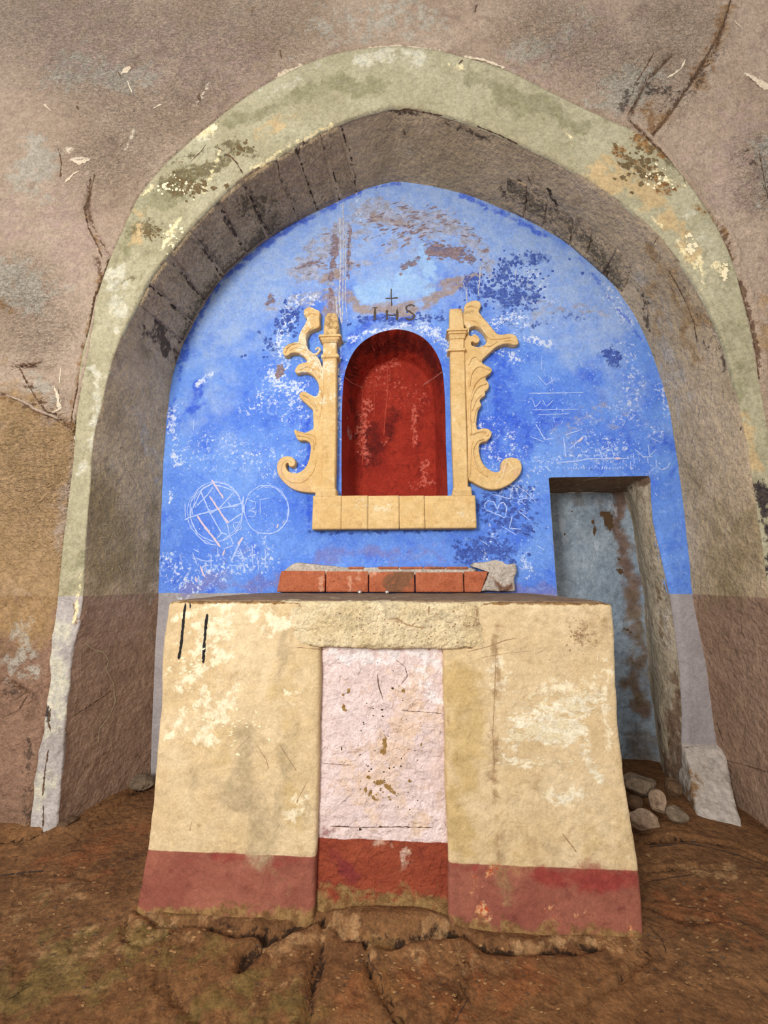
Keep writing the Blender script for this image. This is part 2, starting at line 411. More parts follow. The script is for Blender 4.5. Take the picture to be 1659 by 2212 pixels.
strokes_mask(wall_front, 'm_rust', [([(1570,20),(1540,110),(1490,190)],19,1),([(1420,260),(1380,230)],22,1),([(1450,240),(1400,300)],15,1),([(1400,310),(1470,400),(1540,490)],9,.8),([(0,650),(25,670)],25,.9),([(530,15),(560,5)],14,.8),([(150,920),(165,880),(200,700),(222,600)],11,.9),([(0,855),(150,925)],7,.9),([(195,440),(188,470),(215,540)],5,.8),([(60,1795),(0,1810)],10,1),([(1560,500),(1585,560)],6,.8)], sF, M_F)
strokes_mask(wall_front, 'm_dark', [([(1400,190),(1440,200)],22,.75),([(1365,190),(1340,240)],9,.9),([(1560,110),(1450,230)],7,.6),([(1610,330),(1659,420)],14,.5),([(1500,170),(1440,240)],14,.7),([(428,205),(432,220)],4,1),([(255,158),(262,165)],4,1),([(1630,1080),(1659,1160)],20,1),([(212,650),(180,840)],4,.8),([(20,1480),(60,1520)],14,.6),([(70,1600),(60,1780)],12,.7)], sF, M_F)
strokes_mask(wall_front, 'm_chip', [([(130,305),(165,345),(195,350)],8,1),([(95,785),(112,805),(128,850),(132,885)],4,1),([(1610,160),(1655,185)],6,1),([(168,900),(182,840),(198,730),(212,640)],4,1),([(172,880),(186,800),(206,680)],3,1),([(270,320),(290,280)],5,.8),([(450,180),(420,230)],6,.7),([(600,170),(650,145)],5,1),([(800,103),(880,103),(960,112)],3,1),([(1645,1150),(1655,1180)],6,1)], sF, M_F)  # chips, plus painted light on the hollow's right rim and the band's top edge

# ---------- arch band and its pilasters
m_band = plaster('arch_band_paint', [(166, 159, 130), (180, 174, 146), (148, 141, 112)], below=[(166, 158, 154), (184, 176, 172), (140, 132, 126)], zline=ZP,
    layers=[dict(m='m_green', c=(134, 130, 98), c2=(152, 148, 120), s=8, a=1.3, lo=.35, hi=.85, o=.8),
            dict(m='m_pale', c=(196, 194, 178), c2=(214, 208, 184), s=14, a=1.3, o=.85),
            dict(m='m_tan', c=(190, 162, 118), c2=(206, 178, 130), s=9, a=1.3, lo=.35, hi=.8, o=.8),
            dict(m='m_dark', c=(92, 84, 60), c2=(116, 104, 70), s=26, a=1.8, o=.85),
            dict(m='m_rust', c=(112, 78, 44), c2=(160, 124, 78), s=30, a=1.7),
            dict(m='m_cream', c=(240, 228, 190), c2=(226, 206, 150), s=40, a=1.6),
            dict(m='m_black', c=(44, 38, 42), c2=(80, 70, 64), s=30, a=1.6)],
    scale=3, grain=.28, bump=.5, bdist=.004, bscale=60)
def index_near(px, py):
    q = at(px, py, YF); return int(np.argmin(np.linalg.norm(cI - np.array(q), axis=1)))
joints = [(296,660),(322,612),(362,556),(407,497),(466,436),(520,388),(592,344),(638,316),(690,288),(735,266)]
ji = [index_near(*q) for q in joints]
NB = 26; rows = []
for r in range(NB + 1):
    u = r / NB; rows.append(cI * (1 - u) + cE * u)
rows = [cE + np.array([0, .02, 0])] + rows[::-1] + [cI + np.array([0, .01, 0])]
for r in range(1, NB + 2): rows[r] = rows[r] + np.array([0, -.012 if 1 < r < NB + 1 else -.007, 0])
band = loft('arch_band', rows, m_band, wall_front, label='olive cream painted band around the arch')
P = arr(band.data)
front = P[:, 1] < YF - .004
P[:, 1] -= front * (.004 * fbm(P, 3, 4, 13) + .0016 * fbm(P, 26, 4, 14))
lowb = (P[:, 2] < .95) & front
P[:, 1] -= lowb * .008 * fbm(P, 13, 4, 15); P[:, 0] += lowb * .016 * fbm(P, 9, 4, 16)
setarr(band.data, P)
strokes_mask(band, 'm_green', [([(500,265),(620,215),(720,190),(830,200)],24,1),([(1020,180),(1130,230),(1250,290)],38,1),([(330,440),(420,370)],45,.9),([(250,560),(300,480)],30,.7),([(1560,720),(1600,860)],34,.8),([(1590,600),(1560,640)],30,.6),([(200,700),(190,900)],16,.7),([(230,1100),(160,1270)],20,.5)], sF, M_F)
strokes_mask(band, 'm_pale', [([(255,590),(240,690)],22,1),([(800,140),(900,130)],40,.8),([(560,200),(700,160)],25,.6),([(420,290),(450,280)],24,1),([(210,800),(190,1000)],16,.8),([(150,1350),(110,1600),(90,1740)],30,.8),([(1500,470),(1540,560)],20,.6)], sF, M_F)
strokes_mask(band, 'm_tan', [([(1280,370),(1400,420),(1500,520)],38,.9),([(1480,500),(1500,560)],26,1),([(560,290),(620,260)],30,.6),([(330,460),(300,520)],26,.8),([(1600,900),(1630,1000)],22,.8)], sF, M_F)
strokes_mask(band, 'm_dark', [([(340,400),(420,370),(490,340)],34,1),([(300,500),(340,490)],26,.8),([(500,310),(540,340)],16,.8),([(255,620),(290,600)],10,.6),([(340,360),(470,320)],9,.6),([(1400,310),(1480,400)],10,.9)], sF, M_F)
strokes_mask(band, 'm_rust', [([(1380,300),(1430,330)],24,1),([(1340,340),(1430,400)],18,.8),([(1540,480),(1580,545)],6,.9),([(1500,450),(1540,480)],8,.5),([(1400,390),(1440,410)],14,.9),([(165,1310),(170,1345)],5,1)], sF, M_F)
strokes_mask(band, 'm_cream', [([(430,290),(470,280)],16,1),([(330,400),(310,430)],7,1),([(385,480),(350,540)],8,1),([(720,270),(620,325),(540,372)],6,1),([(1220,300),(1235,320)],8,1),([(1550,585),(1565,600)],12,1),([(950,135),(1000,150)],8,1),([(1400,470),(1450,510),(1500,590)],6,1),([(1420,380),(1465,400)],10,.8),([(1520,640),(1510,560)],8,.9),([(480,330),(440,420)],6,.8),([(165,1340),(175,1290),(180,1240)],4,.9)], sF, M_F)
strokes_mask(band, 'm_black', [([(105,1530),(110,1580)],7,.8),([(1630,1050),(1655,1160)],14,1),([(1650,1200),(1655,1250)],7,1),([(100,1600),(95,1700)],4,.9),([(75,1640),(65,1780)],6,.8),([(525,375),(505,345),(480,330)],4,.9)], sF, M_F)

# ---------- reveal (soffit and jambs of the arch recess)
coarse = BVHTree.FromPolygons([Vector(p) for p in np.concatenate([cI[::10], cB[::10]])],
                              [(i, i + 1, i + 1 + len(cI[::10]), i + len(cI[::10])) for i in range(len(cI[::10]) - 1)])
def sR(x, y):
    l, n, i, d = coarse.ray_cast(Vector((0, 0, CAMH)), ray(x, y))
    return l if l is not None else at(x, y, (YF + YB) / 2)
M_R = 2.25 / FPX
m_rev = plaster('reveal_plaster', [(178, 158, 126), (198, 177, 146), (152, 134, 106)], below=[(152, 124, 104), (166, 138, 118), (134, 108, 88)], zline=ZP,
    layers=[dict(m='m_olive', c=(126, 110, 72), c2=(140, 122, 86), s=6, a=1.0, lo=.2, hi=1.0, o=.6),
            dict(m='m_pale', c=(186, 176, 160), c2=(170, 158, 134), s=12, a=1.7, o=.8, st=(1, 1, .5)),
            dict(m='m_tan', c=(176, 148, 108), c2=(150, 122, 84), s=10, a=1.4, o=.85, st=(1, 1, .5)),
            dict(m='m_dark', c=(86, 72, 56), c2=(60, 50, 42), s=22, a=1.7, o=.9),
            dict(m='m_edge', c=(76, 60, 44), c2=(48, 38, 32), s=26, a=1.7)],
    scale=2.2, grain=.36, bump=.65, bdist=.005, bscale=55)
NR = 34; rows = []
for r in range(NR + 1):
    u = r / NR; rows.append(cI * (1 - u) + cB * u)
rows = [rows[0] + np.array([0, -.006, 0])] + rows[1:] + [cB + np.array([0, .03, 0])]
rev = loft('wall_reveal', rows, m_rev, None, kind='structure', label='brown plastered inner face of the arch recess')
def revnormal(i): # inward (towards the opening) at arch index i
    a = Vector(cI[max(i - 3, 0)]); b = Vector(cI[min(i + 3, NA)]); t = (b - a).normalized(); return Vector((0, 1, 0)).cross(t) * -1
P = arr(rev.data); nn = len(cI)
NRM = np.array([tuple(revnormal(i)) for i in range(nn)]); ctr = np.array([0, 2.2, 1.8])
sgn = np.sign(np.sum(NRM * (ctr - cI), axis=1)); NRM *= sgn[:, None]
nr_all = np.tile(NRM, (len(rows), 1))
amt = .006 * fbm(P, 3, 4, 41) + .0022 * fbm(P, 22, 4, 42)
fall = np.zeros(len(P))
for pts, r in [([(1130,440),(1200,480),(1290,560),(1330,590)], 42)]:
    fall = np.maximum(fall, capsule(P, [sR(*q) for q in pts], r * M_R))
amt = amt - fall * .016
P += nr_all * amt[:, None] * np.r_[np.zeros(nn), np.ones(len(P) - nn * 2), np.zeros(nn)][:, None]
setarr(rev.data, P)
strokes_mask(rev, 'm_olive', [([(215,1050),(260,1270)],50,1),([(330,1100),(320,1270)],30,.9),([(1560,1250),(1620,1150)],60,.9),([(1500,1000),(1540,1250)],40,.7),([(240,900),(230,1000)],22,.6)], sR, M_R)
strokes_mask(rev, 'm_pale', [([(300,900),(330,980)],20,.9),([(345,1000),(340,1060)],10,.6),([(1440,700),(1470,840),(1455,860)],30,.95),([(1380,600),(1440,680)],22,.8),([(1430,780),(1440,830)],16,1),([(255,930),(235,1010)],10,.6),([(870,310),(880,350)],20,.4),([(325,1290),(330,1500)],8,.4)], sR, M_R)
strokes_mask(rev, 'm_tan', [([(1400,510),(1460,620),(1500,700)],22,.8),([(1400,620),(1440,720)],26,.8),([(1500,560),(1540,700)],14,.7),([(660,330),(740,310)],30,.5),([(1480,680),(1500,780)],18,.8)], sR, M_R)
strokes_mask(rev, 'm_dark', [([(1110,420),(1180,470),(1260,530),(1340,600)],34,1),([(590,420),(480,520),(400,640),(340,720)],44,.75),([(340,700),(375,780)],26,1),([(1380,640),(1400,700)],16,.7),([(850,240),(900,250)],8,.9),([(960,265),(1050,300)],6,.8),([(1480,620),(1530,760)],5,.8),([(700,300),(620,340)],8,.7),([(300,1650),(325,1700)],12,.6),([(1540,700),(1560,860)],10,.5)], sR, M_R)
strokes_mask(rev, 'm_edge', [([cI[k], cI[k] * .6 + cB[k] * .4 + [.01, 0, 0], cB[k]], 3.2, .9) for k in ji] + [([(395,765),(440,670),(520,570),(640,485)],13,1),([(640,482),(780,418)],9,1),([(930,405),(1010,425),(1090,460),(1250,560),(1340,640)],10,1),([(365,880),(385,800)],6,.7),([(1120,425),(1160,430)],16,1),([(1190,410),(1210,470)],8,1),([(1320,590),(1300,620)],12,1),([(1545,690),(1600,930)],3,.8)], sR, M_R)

# voussoir stones laid bare in the soffit, each its own block
m_stone = plaster('voussoir_stone', [(172, 152, 122), (194, 172, 140), (138, 120, 96)],
    layers=[dict(m='m_mould', c=(72, 64, 50), c2=(104, 94, 72), s=34, a=2.6, lo=.3, hi=1.0, o=.75), dict(m='m_wash', c=(186, 164, 136), c2=(170, 146, 118), s=16, a=1.8, o=.8)],
    scale=7, grain=.5, bump=.9, bdist=.006, bscale=60, cav_shade=.34, spots=[((84, 74, 58), 38, .58, .6), ((206, 186, 154), 60, .62, .5)])
ptI = cI; 
def index_near(px, py):
    q = at(px, py, YF); return int(np.argmin(np.linalg.norm(cI - np.array(q), axis=1)))
def revpoint(i, v, out=0.0):
    i0 = int(np.clip(math.floor(i), 0, nn - 2)); f = i - i0
    a = cI[i0] * (1 - f) + cI[i0 + 1] * f; b = cB[i0] * (1 - f) + cB[i0 + 1] * f; n_ = NRM[i0]
    return a * (1 - v) + b * v + n_ * out
def voussoir(i0, i1, v0, v1, th, seed, skew=0.0):
    nu, nv = 14, 22; V = []; F = []
    for side in (0,):
        for a in range(nu + 1):
            for b in range(nv + 1):
                u, v = a / nu, b / nv
                e = min(u, 1 - u, (v + .02) * (v1 - v0) * 2, (1 - v) * (v1 - v0) * 2)
                lift = th * (1 - max(0, 1 - e / .07) ** 2) - .008
                V.append(revpoint(i0 + (i1 - i0) * u + skew * (v - .5), v0 + (v1 - v0) * v, lift))
    for a in range(nu):
        for b in range(nv):
            q = a * (nv + 1) + b; F.append((q, q + 1, q + nv + 2, q + nv + 1))
    base = len(V)                                            # closed back, let into the masonry
    for a in (0, 1):
        for b in (0, 1): V.append(revpoint(i0 + (i1 - i0) * a + skew * (b - .5), v0 + (v1 - v0) * b, -.05))
    rim = [[a * (nv + 1) for a in range(nu + 1)], [a * (nv + 1) + nv for a in range(nu + 1)], list(range(nv + 1)), [nu * (nv + 1) + b for b in range(nv + 1)]]
    F.append(tuple(rim[0]) + (base + 2, base)); F.append(tuple(rim[1]) + (base + 3, base + 1))
    F.append(tuple(rim[2]) + (base + 1, base)); F.append(tuple(rim[3]) + (base + 3, base + 2)); F.append((base, base + 1, base + 3, base + 2))
    V = np.array(V); k = np.array([tuple(NRM[int(np.clip((i0 + i1) / 2, 0, nn - 1))])])
    V[:base] += k * (.0045 * fbm(V[:base] + seed, 14, 4, seed) + .002 * fbm(V[:base], 50, 3, seed))[:, None]
    o = link('stone', mesh('stone', V, F), m_stone, rev)
    bm = bmesh.new(); bm.from_mesh(o.data); bmesh.ops.recalc_face_normals(bm, faces=bm.faces); bm.to_mesh(o.data); bm.free()
    P = arr(o.data)
    mm = np.zeros(len(P))
    for pts, r, wt in [([(590,480),(520,560),(430,660),(395,740)],22,1),([(440,440),(530,440)],30,.9),([(500,400),(560,440)],26,.9),([(560,460),(600,420)],18,.8),([(420,520),(470,560)],14,.6),([(300,700),(380,760)],22,.9),([(1090,400),(1180,460)],24,.9),([(1200,450),(1330,610)],22,.9)]:
        mm = np.maximum(mm, wt * capsule(P, [sR(*q) for q in pts], r * M_R))
    mask(o, 'm_mould', mm)
    mm = np.zeros(len(P))
    for pts, r, wt in [([(620,380),(700,350)],50,1),([(330,640),(380,680)],24,.8),([(420,560),(400,580)],20,.8),([(1180,430),(1260,500)],16,.8),([(760,300),(800,340)],40,1)]:
        mm = np.maximum(mm, wt * capsule(P, [sR(*q) for q in pts], r * M_R))
    mask(o, 'm_wash', mm)
    return o
joints = [(296,660),(322,612),(362,556),(407,497),(466,436),(520,388),(592,344),(638,316),(690,288),(735,266)]
ji = [index_near(*q) for q in joints]
rnd = random.Random(3)
for k in range(len(ji) - 1):
    th = .016 if k < 6 else .010
    voussoir(ji[k] + .6, ji[k + 1] - .6, .02, .985, th + rnd.uniform(-.002, .003), k + 50, skew=rnd.uniform(-3, 3))
jr = [index_near(*q) for q in [(1150,322),(1190,344),(1228,366),(1266,388),(1300,410),(1333,432)]]
def idxB(px, py):
    q = at(px, py, YB); return int(np.argmin(np.linalg.norm(cB - np.array(q), axis=1)))
jr = [idxB(*q) for q in [(1085,452),(1130,474),(1172,496),(1222,528),(1262,560),(1300,596),(1338,636)]]
for k in range(len(jr) - 1):
    voussoir(jr[k] + .6, jr[k + 1] - .6, .46 + rnd.uniform(-.07, .08), .985, .004 + rnd.uniform(-.004, .003), k + 80, skew=rnd.uniform(-4, 4))

# ---------- blue wall
sB = lambda x, y: at(x, y, YB)
M_B = 2.5 / FPX
niche_px = [(738,1072),(738,960),(739,880),(743,820),(752,785),(766,758),(785,738),(812,722),(840,714),(862,712),(890,718),(915,731),(935,752),(949,778),(957,812),(961,870),(963,960),(967,1072)]
niche_c = catmull([sB(*q) for q in niche_px[1:-1]], 130)
niche_c = np.concatenate([[tuple(sB(738, 1072))], niche_c, [tuple(sB(967, 1072))]])
niche_c = resample([Vector(p) for p in niche_c], 150)
door_px = [(1404,1026),(1406,1080),(1410,1130),(1424,1190),(1434,1235),(1446,1288),(1456,1360),(1466,1440),(1472,1540),(1470,1640)]
door_r = [sB(*q) for q in door_px]; XL = sB(1185, 1032).x; ZT = sB(1290, 1030).z
door_r = [Vector((p.x, YB, p.z)) for p in door_r] + [Vector((sB(1480, 1700).x, YB, -.06))]
door_r[0].z = ZT
door_hole = [(XL, -.5), (XL, ZT)] + [(p.x, p.z) for p in door_r] + [(door_r[-1].x, -.5)]
m_blue = plaster('blue_wall_paint', [(86, 130, 228), (112, 156, 236), (68, 108, 224)], below=[(156, 150, 152), (168, 162, 164), (142, 136, 138)], zline=ZP,
    layers=[dict(m='m_haze', c=(158, 184, 230), c2=(138, 170, 232), s=7, a=.8, lo=.1, hi=.9, o=.95),
            dict(m='m_deep', c=(44, 80, 208), c2=(58, 98, 222), s=12, a=1.2, lo=.25, hi=1.0, o=.8),
            dict(m='m_stain', c=(150, 146, 152), c2=(176, 182, 208), s=16, a=2.0, lo=.3, hi=.95, o=.9, st=(1, 1, 1.8)),
            dict(m='m_brown', c=(168, 150, 138), c2=(150, 132, 124), s=10, a=.9, lo=.2, hi=.8, o=.9, st=(1, 1, 1.5)),
            dict(m='m_bare', c=(164, 200, 242), c2=(150, 190, 242), s=10, a=.9, o=.9),
            dict(m='m_umber', c=(104, 84, 92), c2=(124, 104, 108), s=22, a=1.9, o=.85, st=(1, 1, 2)),
            dict(m='m_navy', c=(46, 66, 142), c2=(66, 92, 176), s=28, a=2.4, lo=.35, hi=1.0, o=.9),
            dict(m='m_mauve', c=(128, 128, 186), c2=(110, 118, 190), s=8, a=1.1, lo=.35, hi=.9, o=.75),
            dict(m='m_white', c=(206, 220, 246), c2=(232, 238, 250), s=48, a=2.6, lo=.45, hi=1.0, o=.9)],
    scale=2.4, grain=.22, bump=.45, bdist=.003, bscale=60, cav_shade=.13, spots=[((176, 202, 248), 90, .60, .6), ((44, 72, 186), 70, .63, .4), ((140, 176, 242), 24, .56, .4)])
xs = spaced((-1.85, 2.0, .0125)); zs = spaced((-.06, 4.25, .0125))
wall_back = wall_grid('wall_back', xs, zs, YB, [[(p[0], p[2]) for p in niche_c], door_hole], m_blue, kind='structure', label='bright blue painted back wall with scratched graffiti')
P = arr(wall_back.data)
wear = capsule(P, [sB(*q) for q in [(1415,1150),(1446,1290),(1468,1440),(1472,1640)]], 8 * M_B)
dspB = .005 * fbm(P, 1.6, 4, 61) + .0016 * fbm(P, 24, 4, 62)
edge_n = segdist(P, [Vector(p) for p in niche_c[::5]]); keep = np.clip(edge_n / .03, 0, 1)
P[:, 1] -= dspB * keep; P[:, 1] += wear * .015; P[:, 0] += wear * .012 * fbm(P, 22, 3, 3); setarr(wall_back.data, P)
S = lambda n, l: strokes_mask(wall_back, n, l, sB, M_B)
S('m_haze', [([(500,640),(600,560),(740,500),(860,430),(980,470),(1120,560),(1260,660)],125,1),([(850,560),(850,640)],110,.9),([(440,880),(480,760)],60,.5),([(1300,740),(1380,860)],60,.45),([(520,640),(620,600)],70,.8),([(450,760),(560,740)],60,.6),([(1200,620),(1250,720)],70,.6),([(1000,640),(1160,680)],60,.6),([(1100,500),(1200,560)],50,.9),([(440,900),(560,1000)],60,.25)])
S('m_deep', [([(385,790),(400,740),(470,620),(520,568),(640,482),(790,414)],9,1),([(390,800),(380,850),(362,930)],8,.8),([(1000,425),(1100,465),(1180,505)],8,1),([(860,398),(800,408)],6,.8),([(1240,548),(1400,750)],5,.7),([(1080,820),(1110,900),(1060,960)],40,.8),([(1130,960),(1180,900)],40,.7),([(430,830),(415,890)],13,1),([(560,950),(600,900)],40,.45),([(900,690),(800,695),(745,760),(735,850)],13,.9),([(1040,760),(1060,830)],20,.7),([(365,1100),(360,1240)],22,.5),([(665,900),(672,990),(650,1015)],7,1),([(668,1075),(664,1140)],6,1),([(1300,960),(1420,930)],40,.5)])
S('m_stain', [([(650,580),(740,510),(800,470),(870,450),(950,470),(1020,520),(1050,560)],30,1),([(850,470),(940,500)],36,.9),([(720,600),(790,560),(870,530)],24,.7),([(760,480),(750,600)],16,.7),([(600,660),(700,640)],28,.7),([(1180,660),(1260,680)],34,.55),([(1240,900),(1330,900)],40,.35),([(690,560),(640,590)],10,.9)])
S('m_brown', [([(690,605),(730,600)],14,1),([(740,640),(790,662),(860,670),(930,655),(980,620),(1030,590)],17,1),([(935,610),(990,600)],14,.8),([(880,475),(820,470)],14,.7),([(712,650),(712,690)],12,1)])
S('m_bare', [([(780,628),(850,620),(900,615),(940,625)],26,1),([(880,590),(905,555),(940,590)],18,1),([(830,630),(900,600)],28,1)])
S('m_umber', [([(726,510),(722,560),(715,610)],8,1),([(754,480),(754,600)],3,1),([(870,578),(900,560)],7,1),([(925,540),(980,545),(1010,560)],13,1),([(590,640),(580,655)],7,1),([(650,575),(700,555)],5,.9),([(1000,480),(1040,520)],10,.6),([(605,810),(602,795)],8,1),([(958,720),(940,735)],2,1)])
S('m_navy', [([(1060,640),(1120,650),(1150,640)],24,.95),([(1090,600),(1100,570),(1160,560)],15,.9),([(1010,600),(1040,640)],18,.85),([(600,720),(625,690),(640,670)],16,.75),([(560,720),(590,760)],10,.5),([(1318,762),(1326,770)],16,.95),([(780,690),(880,690),(960,680)],9,.85),([(1000,1190),(1060,1180),(1100,1200)],18,.9),([(1040,1110),(1080,1060)],22,.6),([(1110,1130),(1160,1140)],14,.85),([(1050,1060),(1125,1060)],10,.7),([(1170,700),(1230,690)],16,.5),([(1100,700),(1120,680)],22,.6),([(980,750),(976,760)],4,1),([(665,1150),(700,1152),(1025,1146)],3,.8),([(1100,1100),(1150,1060)],16,.5)])
S('m_mauve', [([(400,1262),(600,1262),(1190,1262)],22,1),([(700,1190),(860,1200),(950,1215)],24,.7),([(1240,900),(1300,880)],50,.5),([(480,1180),(600,1220)],30,.4),([(740,600),(735,700),(745,780),(733,1060)],11,.6)])
S('m_white', [([(640,660),(610,720),(600,760)],16,.85),([(605,790),(590,820),(650,840)],18,.95),([(660,850),(640,870)],16,.8),([(640,640),(690,650)],14,.6),([(900,700),(940,710),(960,760)],14,.8),([(760,740),(790,720),(880,700)],7,.9),([(1130,735),(1190,742)],9,.9),([(1075,710),(1100,690),(1140,690)],14,.7),([(1050,760),(1120,780)],12,.6),([(372,900),(380,960),(395,990)],13,.85),([(370,1060),(372,1080)],6,.7),([(430,830),(455,810)],8,.9),([(735,740),(733,860),(732,960)],4,.8),([(1440,830),(1460,900)],12,.6),([(1150,600),(1200,640)],18,.5),([(1060,1140),(1050,1200)],10,.6),([(1130,1200),(1140,1230)],9,.7),([(780,480),(770,400)],5,.7),([(715,430),(740,450)],5,.8),([(1290,570),(1350,700)],16,.45),([(1370,760),(1380,900)],30,.4),([(1180,1000),(1280,960),(1400,1010)],24,.42),([(420,960),(640,1000)],40,.3),([(350,1220),(420,1250),(560,1200)],34,.42),([(1070,960),(1130,1060)],40,.42),([(545,860),(640,900)],30,.4)])

# red niche let into the blue wall
m_red = plaster('niche_red_paint', [(140, 36, 24), (158, 48, 32), (116, 26, 18)],
    layers=[dict(m='m_darkred', c=(92, 20, 16), c2=(70, 16, 14), s=12, a=1.3, lo=.15, hi=.95, o=.85), dict(m='m_pink', c=(208, 120, 104), c2=(196, 84, 66), s=44, a=2.0, o=.85), dict(m='m_greyp', c=(160, 130, 130), s=20, a=1.8)],
    scale=5, grain=.3, bump=.5, bdist=.004, bscale=60)
nc = np.array(niche_c); ctr = np.array([nc[:, 0].mean(), YB, sB(850, 900).z]); ND = .27; rows = []
flute = 1 + .012 * np.cos(np.arange(150) * 2 * math.pi / 4.0) * (np.abs(np.arange(150) - 75) < 42)
for r in range(15):
    v = r / 14; s_ = 1 - .15 * v
    q = ctr + (nc - ctr) * np.array([s_, 1, 1 - (1 - s_) * .8]) * (flute[:, None] if 0 < r < 12 else 1)
    q[:, 1] = YB - .003 + ND * v; q[:, 2] = np.where(nc[:, 2] < nc[0, 2] + 1e-4, nc[:, 2], q[:, 2])
    q[0, 2] = nc[0, 2]; q[-1, 2] = nc[-1, 2]; rows.append(q)
last = rows[-1]
for k in range(1, 26):                                         # gently dished back
    f = k / 25; q = last.copy(); cx = last[:, 0].mean(); q[:, 0] = cx + (last[:, 0] - cx) * (1 - f); q[:, 2] = last[:, 2] * (1 - f) + f * np.minimum(last[:, 2], sB(850, 1000).z) 
    q[:, 1] = last[:, 1] + .02 * math.sin(f * math.pi / 2); rows.append(q)
niche = loft('niche_recess', rows, m_red, wall_back, label='arched recess painted dark red')
P = arr(niche.data); d = .0035 * fbm(P, 9, 4, 5); P[150:, 1] -= d[150:]; setarr(niche.data, P)
tN = bvh(niche)
def sN(x, y):
    l = tN.ray_cast(Vector((0, 0, CAMH)), ray(x, y))[0]; return l if l is not None else at(x, y, YB + .25)
M_N = 2.8 / FPX
strokes_mask(niche, 'm_darkred', [([(750,800),(780,760),(810,740),(860,730),(930,760),(950,800)],34,1),([(750,830),(770,900)],16,.8),([(790,920),(800,990)],20,.9),([(840,880),(830,950)],20,.7),([(900,900),(905,1000)],8,.5),([(955,850),(950,1060)],8,.5)], sN, M_N)  # darker red over the arch top and in a few lower patches
strokes_mask(niche, 'm_pink', [([(785,870),(780,960),(790,990)],9,.75),([(860,785),(815,800)],12,.6),([(893,880),(893,960)],5,.8),([(922,1000),(918,1040)],8,.8),([(890,1050),(940,1045)],8,.5),([(835,950),(825,960)],4,.8),([(800,820),(900,860)],30,.3)], sN, M_N)
strokes_mask(niche, 'm_greyp', [([(754,920),(758,945)],8,1),([(745,890),(750,900)],4,.8)], sN, M_N)

# door recess behind the blue wall
m_dback = plaster('recess_blue_grey_plaster', [(140, 156, 174), (160, 176, 190), (118, 132, 148)],
    layers=[dict(m='m_brown', c=(108, 82, 66), c2=(128, 100, 82), s=8, a=.35, lo=.05, hi=.95, o=.9), dict(m='m_dirt', c=(132, 120, 104), c2=(116, 100, 80), s=7, a=1.0, lo=.15, hi=1.0, o=.8), dict(m='m_chip', c=(88, 66, 42), s=30, a=1.0), dict(m='m_pale', c=(184, 196, 210), s=14, a=1.9, o=.7, st=(1.6, 1, .4))],
    scale=5, grain=.3, bump=1.0, bdist=.006, bscale=30)
m_jamb = plaster('recess_jamb_plaster', [(178, 164, 142), (194, 182, 162), (150, 136, 114)],
    layers=[dict(m='m_brown', c=(112, 84, 66), c2=(130, 104, 82), s=9, a=1.3, lo=.4, hi=.8, o=.85), dict(m='m_chip', c=(206, 198, 188), c2=(150, 130, 112), s=34, a=1.8)],
    scale=6, grain=.32, bump=.9, bdist=.006, bscale=34)
ct, cb_ = at(1334, 1052, YD), at(1482, 1690, YD)
_cz = [at(x, y, YD) for x, y in [(1424,1640),(1416,1580),(1404,1500),(1397,1400),(1389,1290),(1374,1190),(1360,1105),(1342,1052)]]
corner = lambda z: float(np.interp(z, [p.z for p in _cz], [p.x for p in _cz]))
zsd = np.linspace(-.06, ZT - .005, 110)
def doorx(z):
    zz = [p.z for p in door_r][::-1]; xx = [p.x for p in door_r][::-1]; return float(np.interp(z, zz, xx))
rows = [np.array([(XL + (corner(z) + .02 - XL) * u, YD + .03 - .05 * max(0, (u - .86) / .14) ** 2, z) for u in np.linspace(-.02, 1, 60)]) for z in zsd]
rb = loft('recess_back', rows, m_dback, wall_back, label='blue grey plaster at the back of the doorway recess')
P = arr(rb.data); P[:, 1] -= .008 * fbm(P, 4, 4, 71) + .003 * fbm(P, 20, 4, 72); setarr(rb.data, P)
sD = lambda x, y: at(x, y, YD + .02); M_D = 3.0 / FPX
D = lambda n, l: strokes_mask(rb, n, l, sD, M_D)
D('m_brown', [([(1338,1050),(1345,1150),(1365,1250),(1374,1400),(1385,1540)],13,1),([(1322,1062),(1335,1080)],13,1)])
D('m_dirt', [([(1375,1600),(1390,1660),(1420,1680)],34,1),([(1375,1440),(1385,1520)],16,.7),([(1260,1080),(1300,1100)],30,.4),([(1370,1300),(1385,1480)],18,.8)])
D('m_chip', [([(1313,1112),(1318,1138)],7,1),([(1300,1112),(1312,1110)],5,1),([(1281,1130),(1286,1152)],3,1),([(1337,1208),(1338,1210)],4,1),([(1336,1232),(1346,1236)],4,1),([(1345,1360),(1362,1358)],4,1),([(1220,1155),(1221,1156)],2.5,1)])
D('m_pale', [([(1225,1110),(1222,1170)],8,.8),([(1255,1170),(1265,1240)],8,.8),([(1292,1165),(1285,1230)],6,.9),([(1320,1080),(1330,1110)],8,.7),([(1240,1250),(1300,1260)],20,.4)])
rows = []
for z in zsd:
    r_ = []
    for v in np.linspace(0, 1, 26):
        a, b = doorx(z), corner(z)
        bulge = .035 * math.sin(min(1, v * 1.25) * math.pi) - .05 * max(0, (v - .78) / .22) ** 2 * (1 - v) * 4
        r_.append((a + (b - a) * v - bulge, YB - .002 + (YD + .02 - YB) * v, z))
    rows.append(np.array(r_))
jb = loft('recess_jamb', rows, m_jamb, wall_back, label='grey brown rounded right jamb of the doorway recess')
P = arr(jb.data); k = np.clip((P[:, 1] - YB) / .03, 0, 1); P[:, 0] -= k * (.012 * fbm(P, 6, 4, 73) + .003 * fbm(P, 30, 4, 74)) ; setarr(jb.data, P)
tJ = bvh(jb); sJ = lambda x, y: (tJ.ray_cast(Vector((0, 0, CAMH)), ray(x, y))[0] or at(x, y, YB + .15))
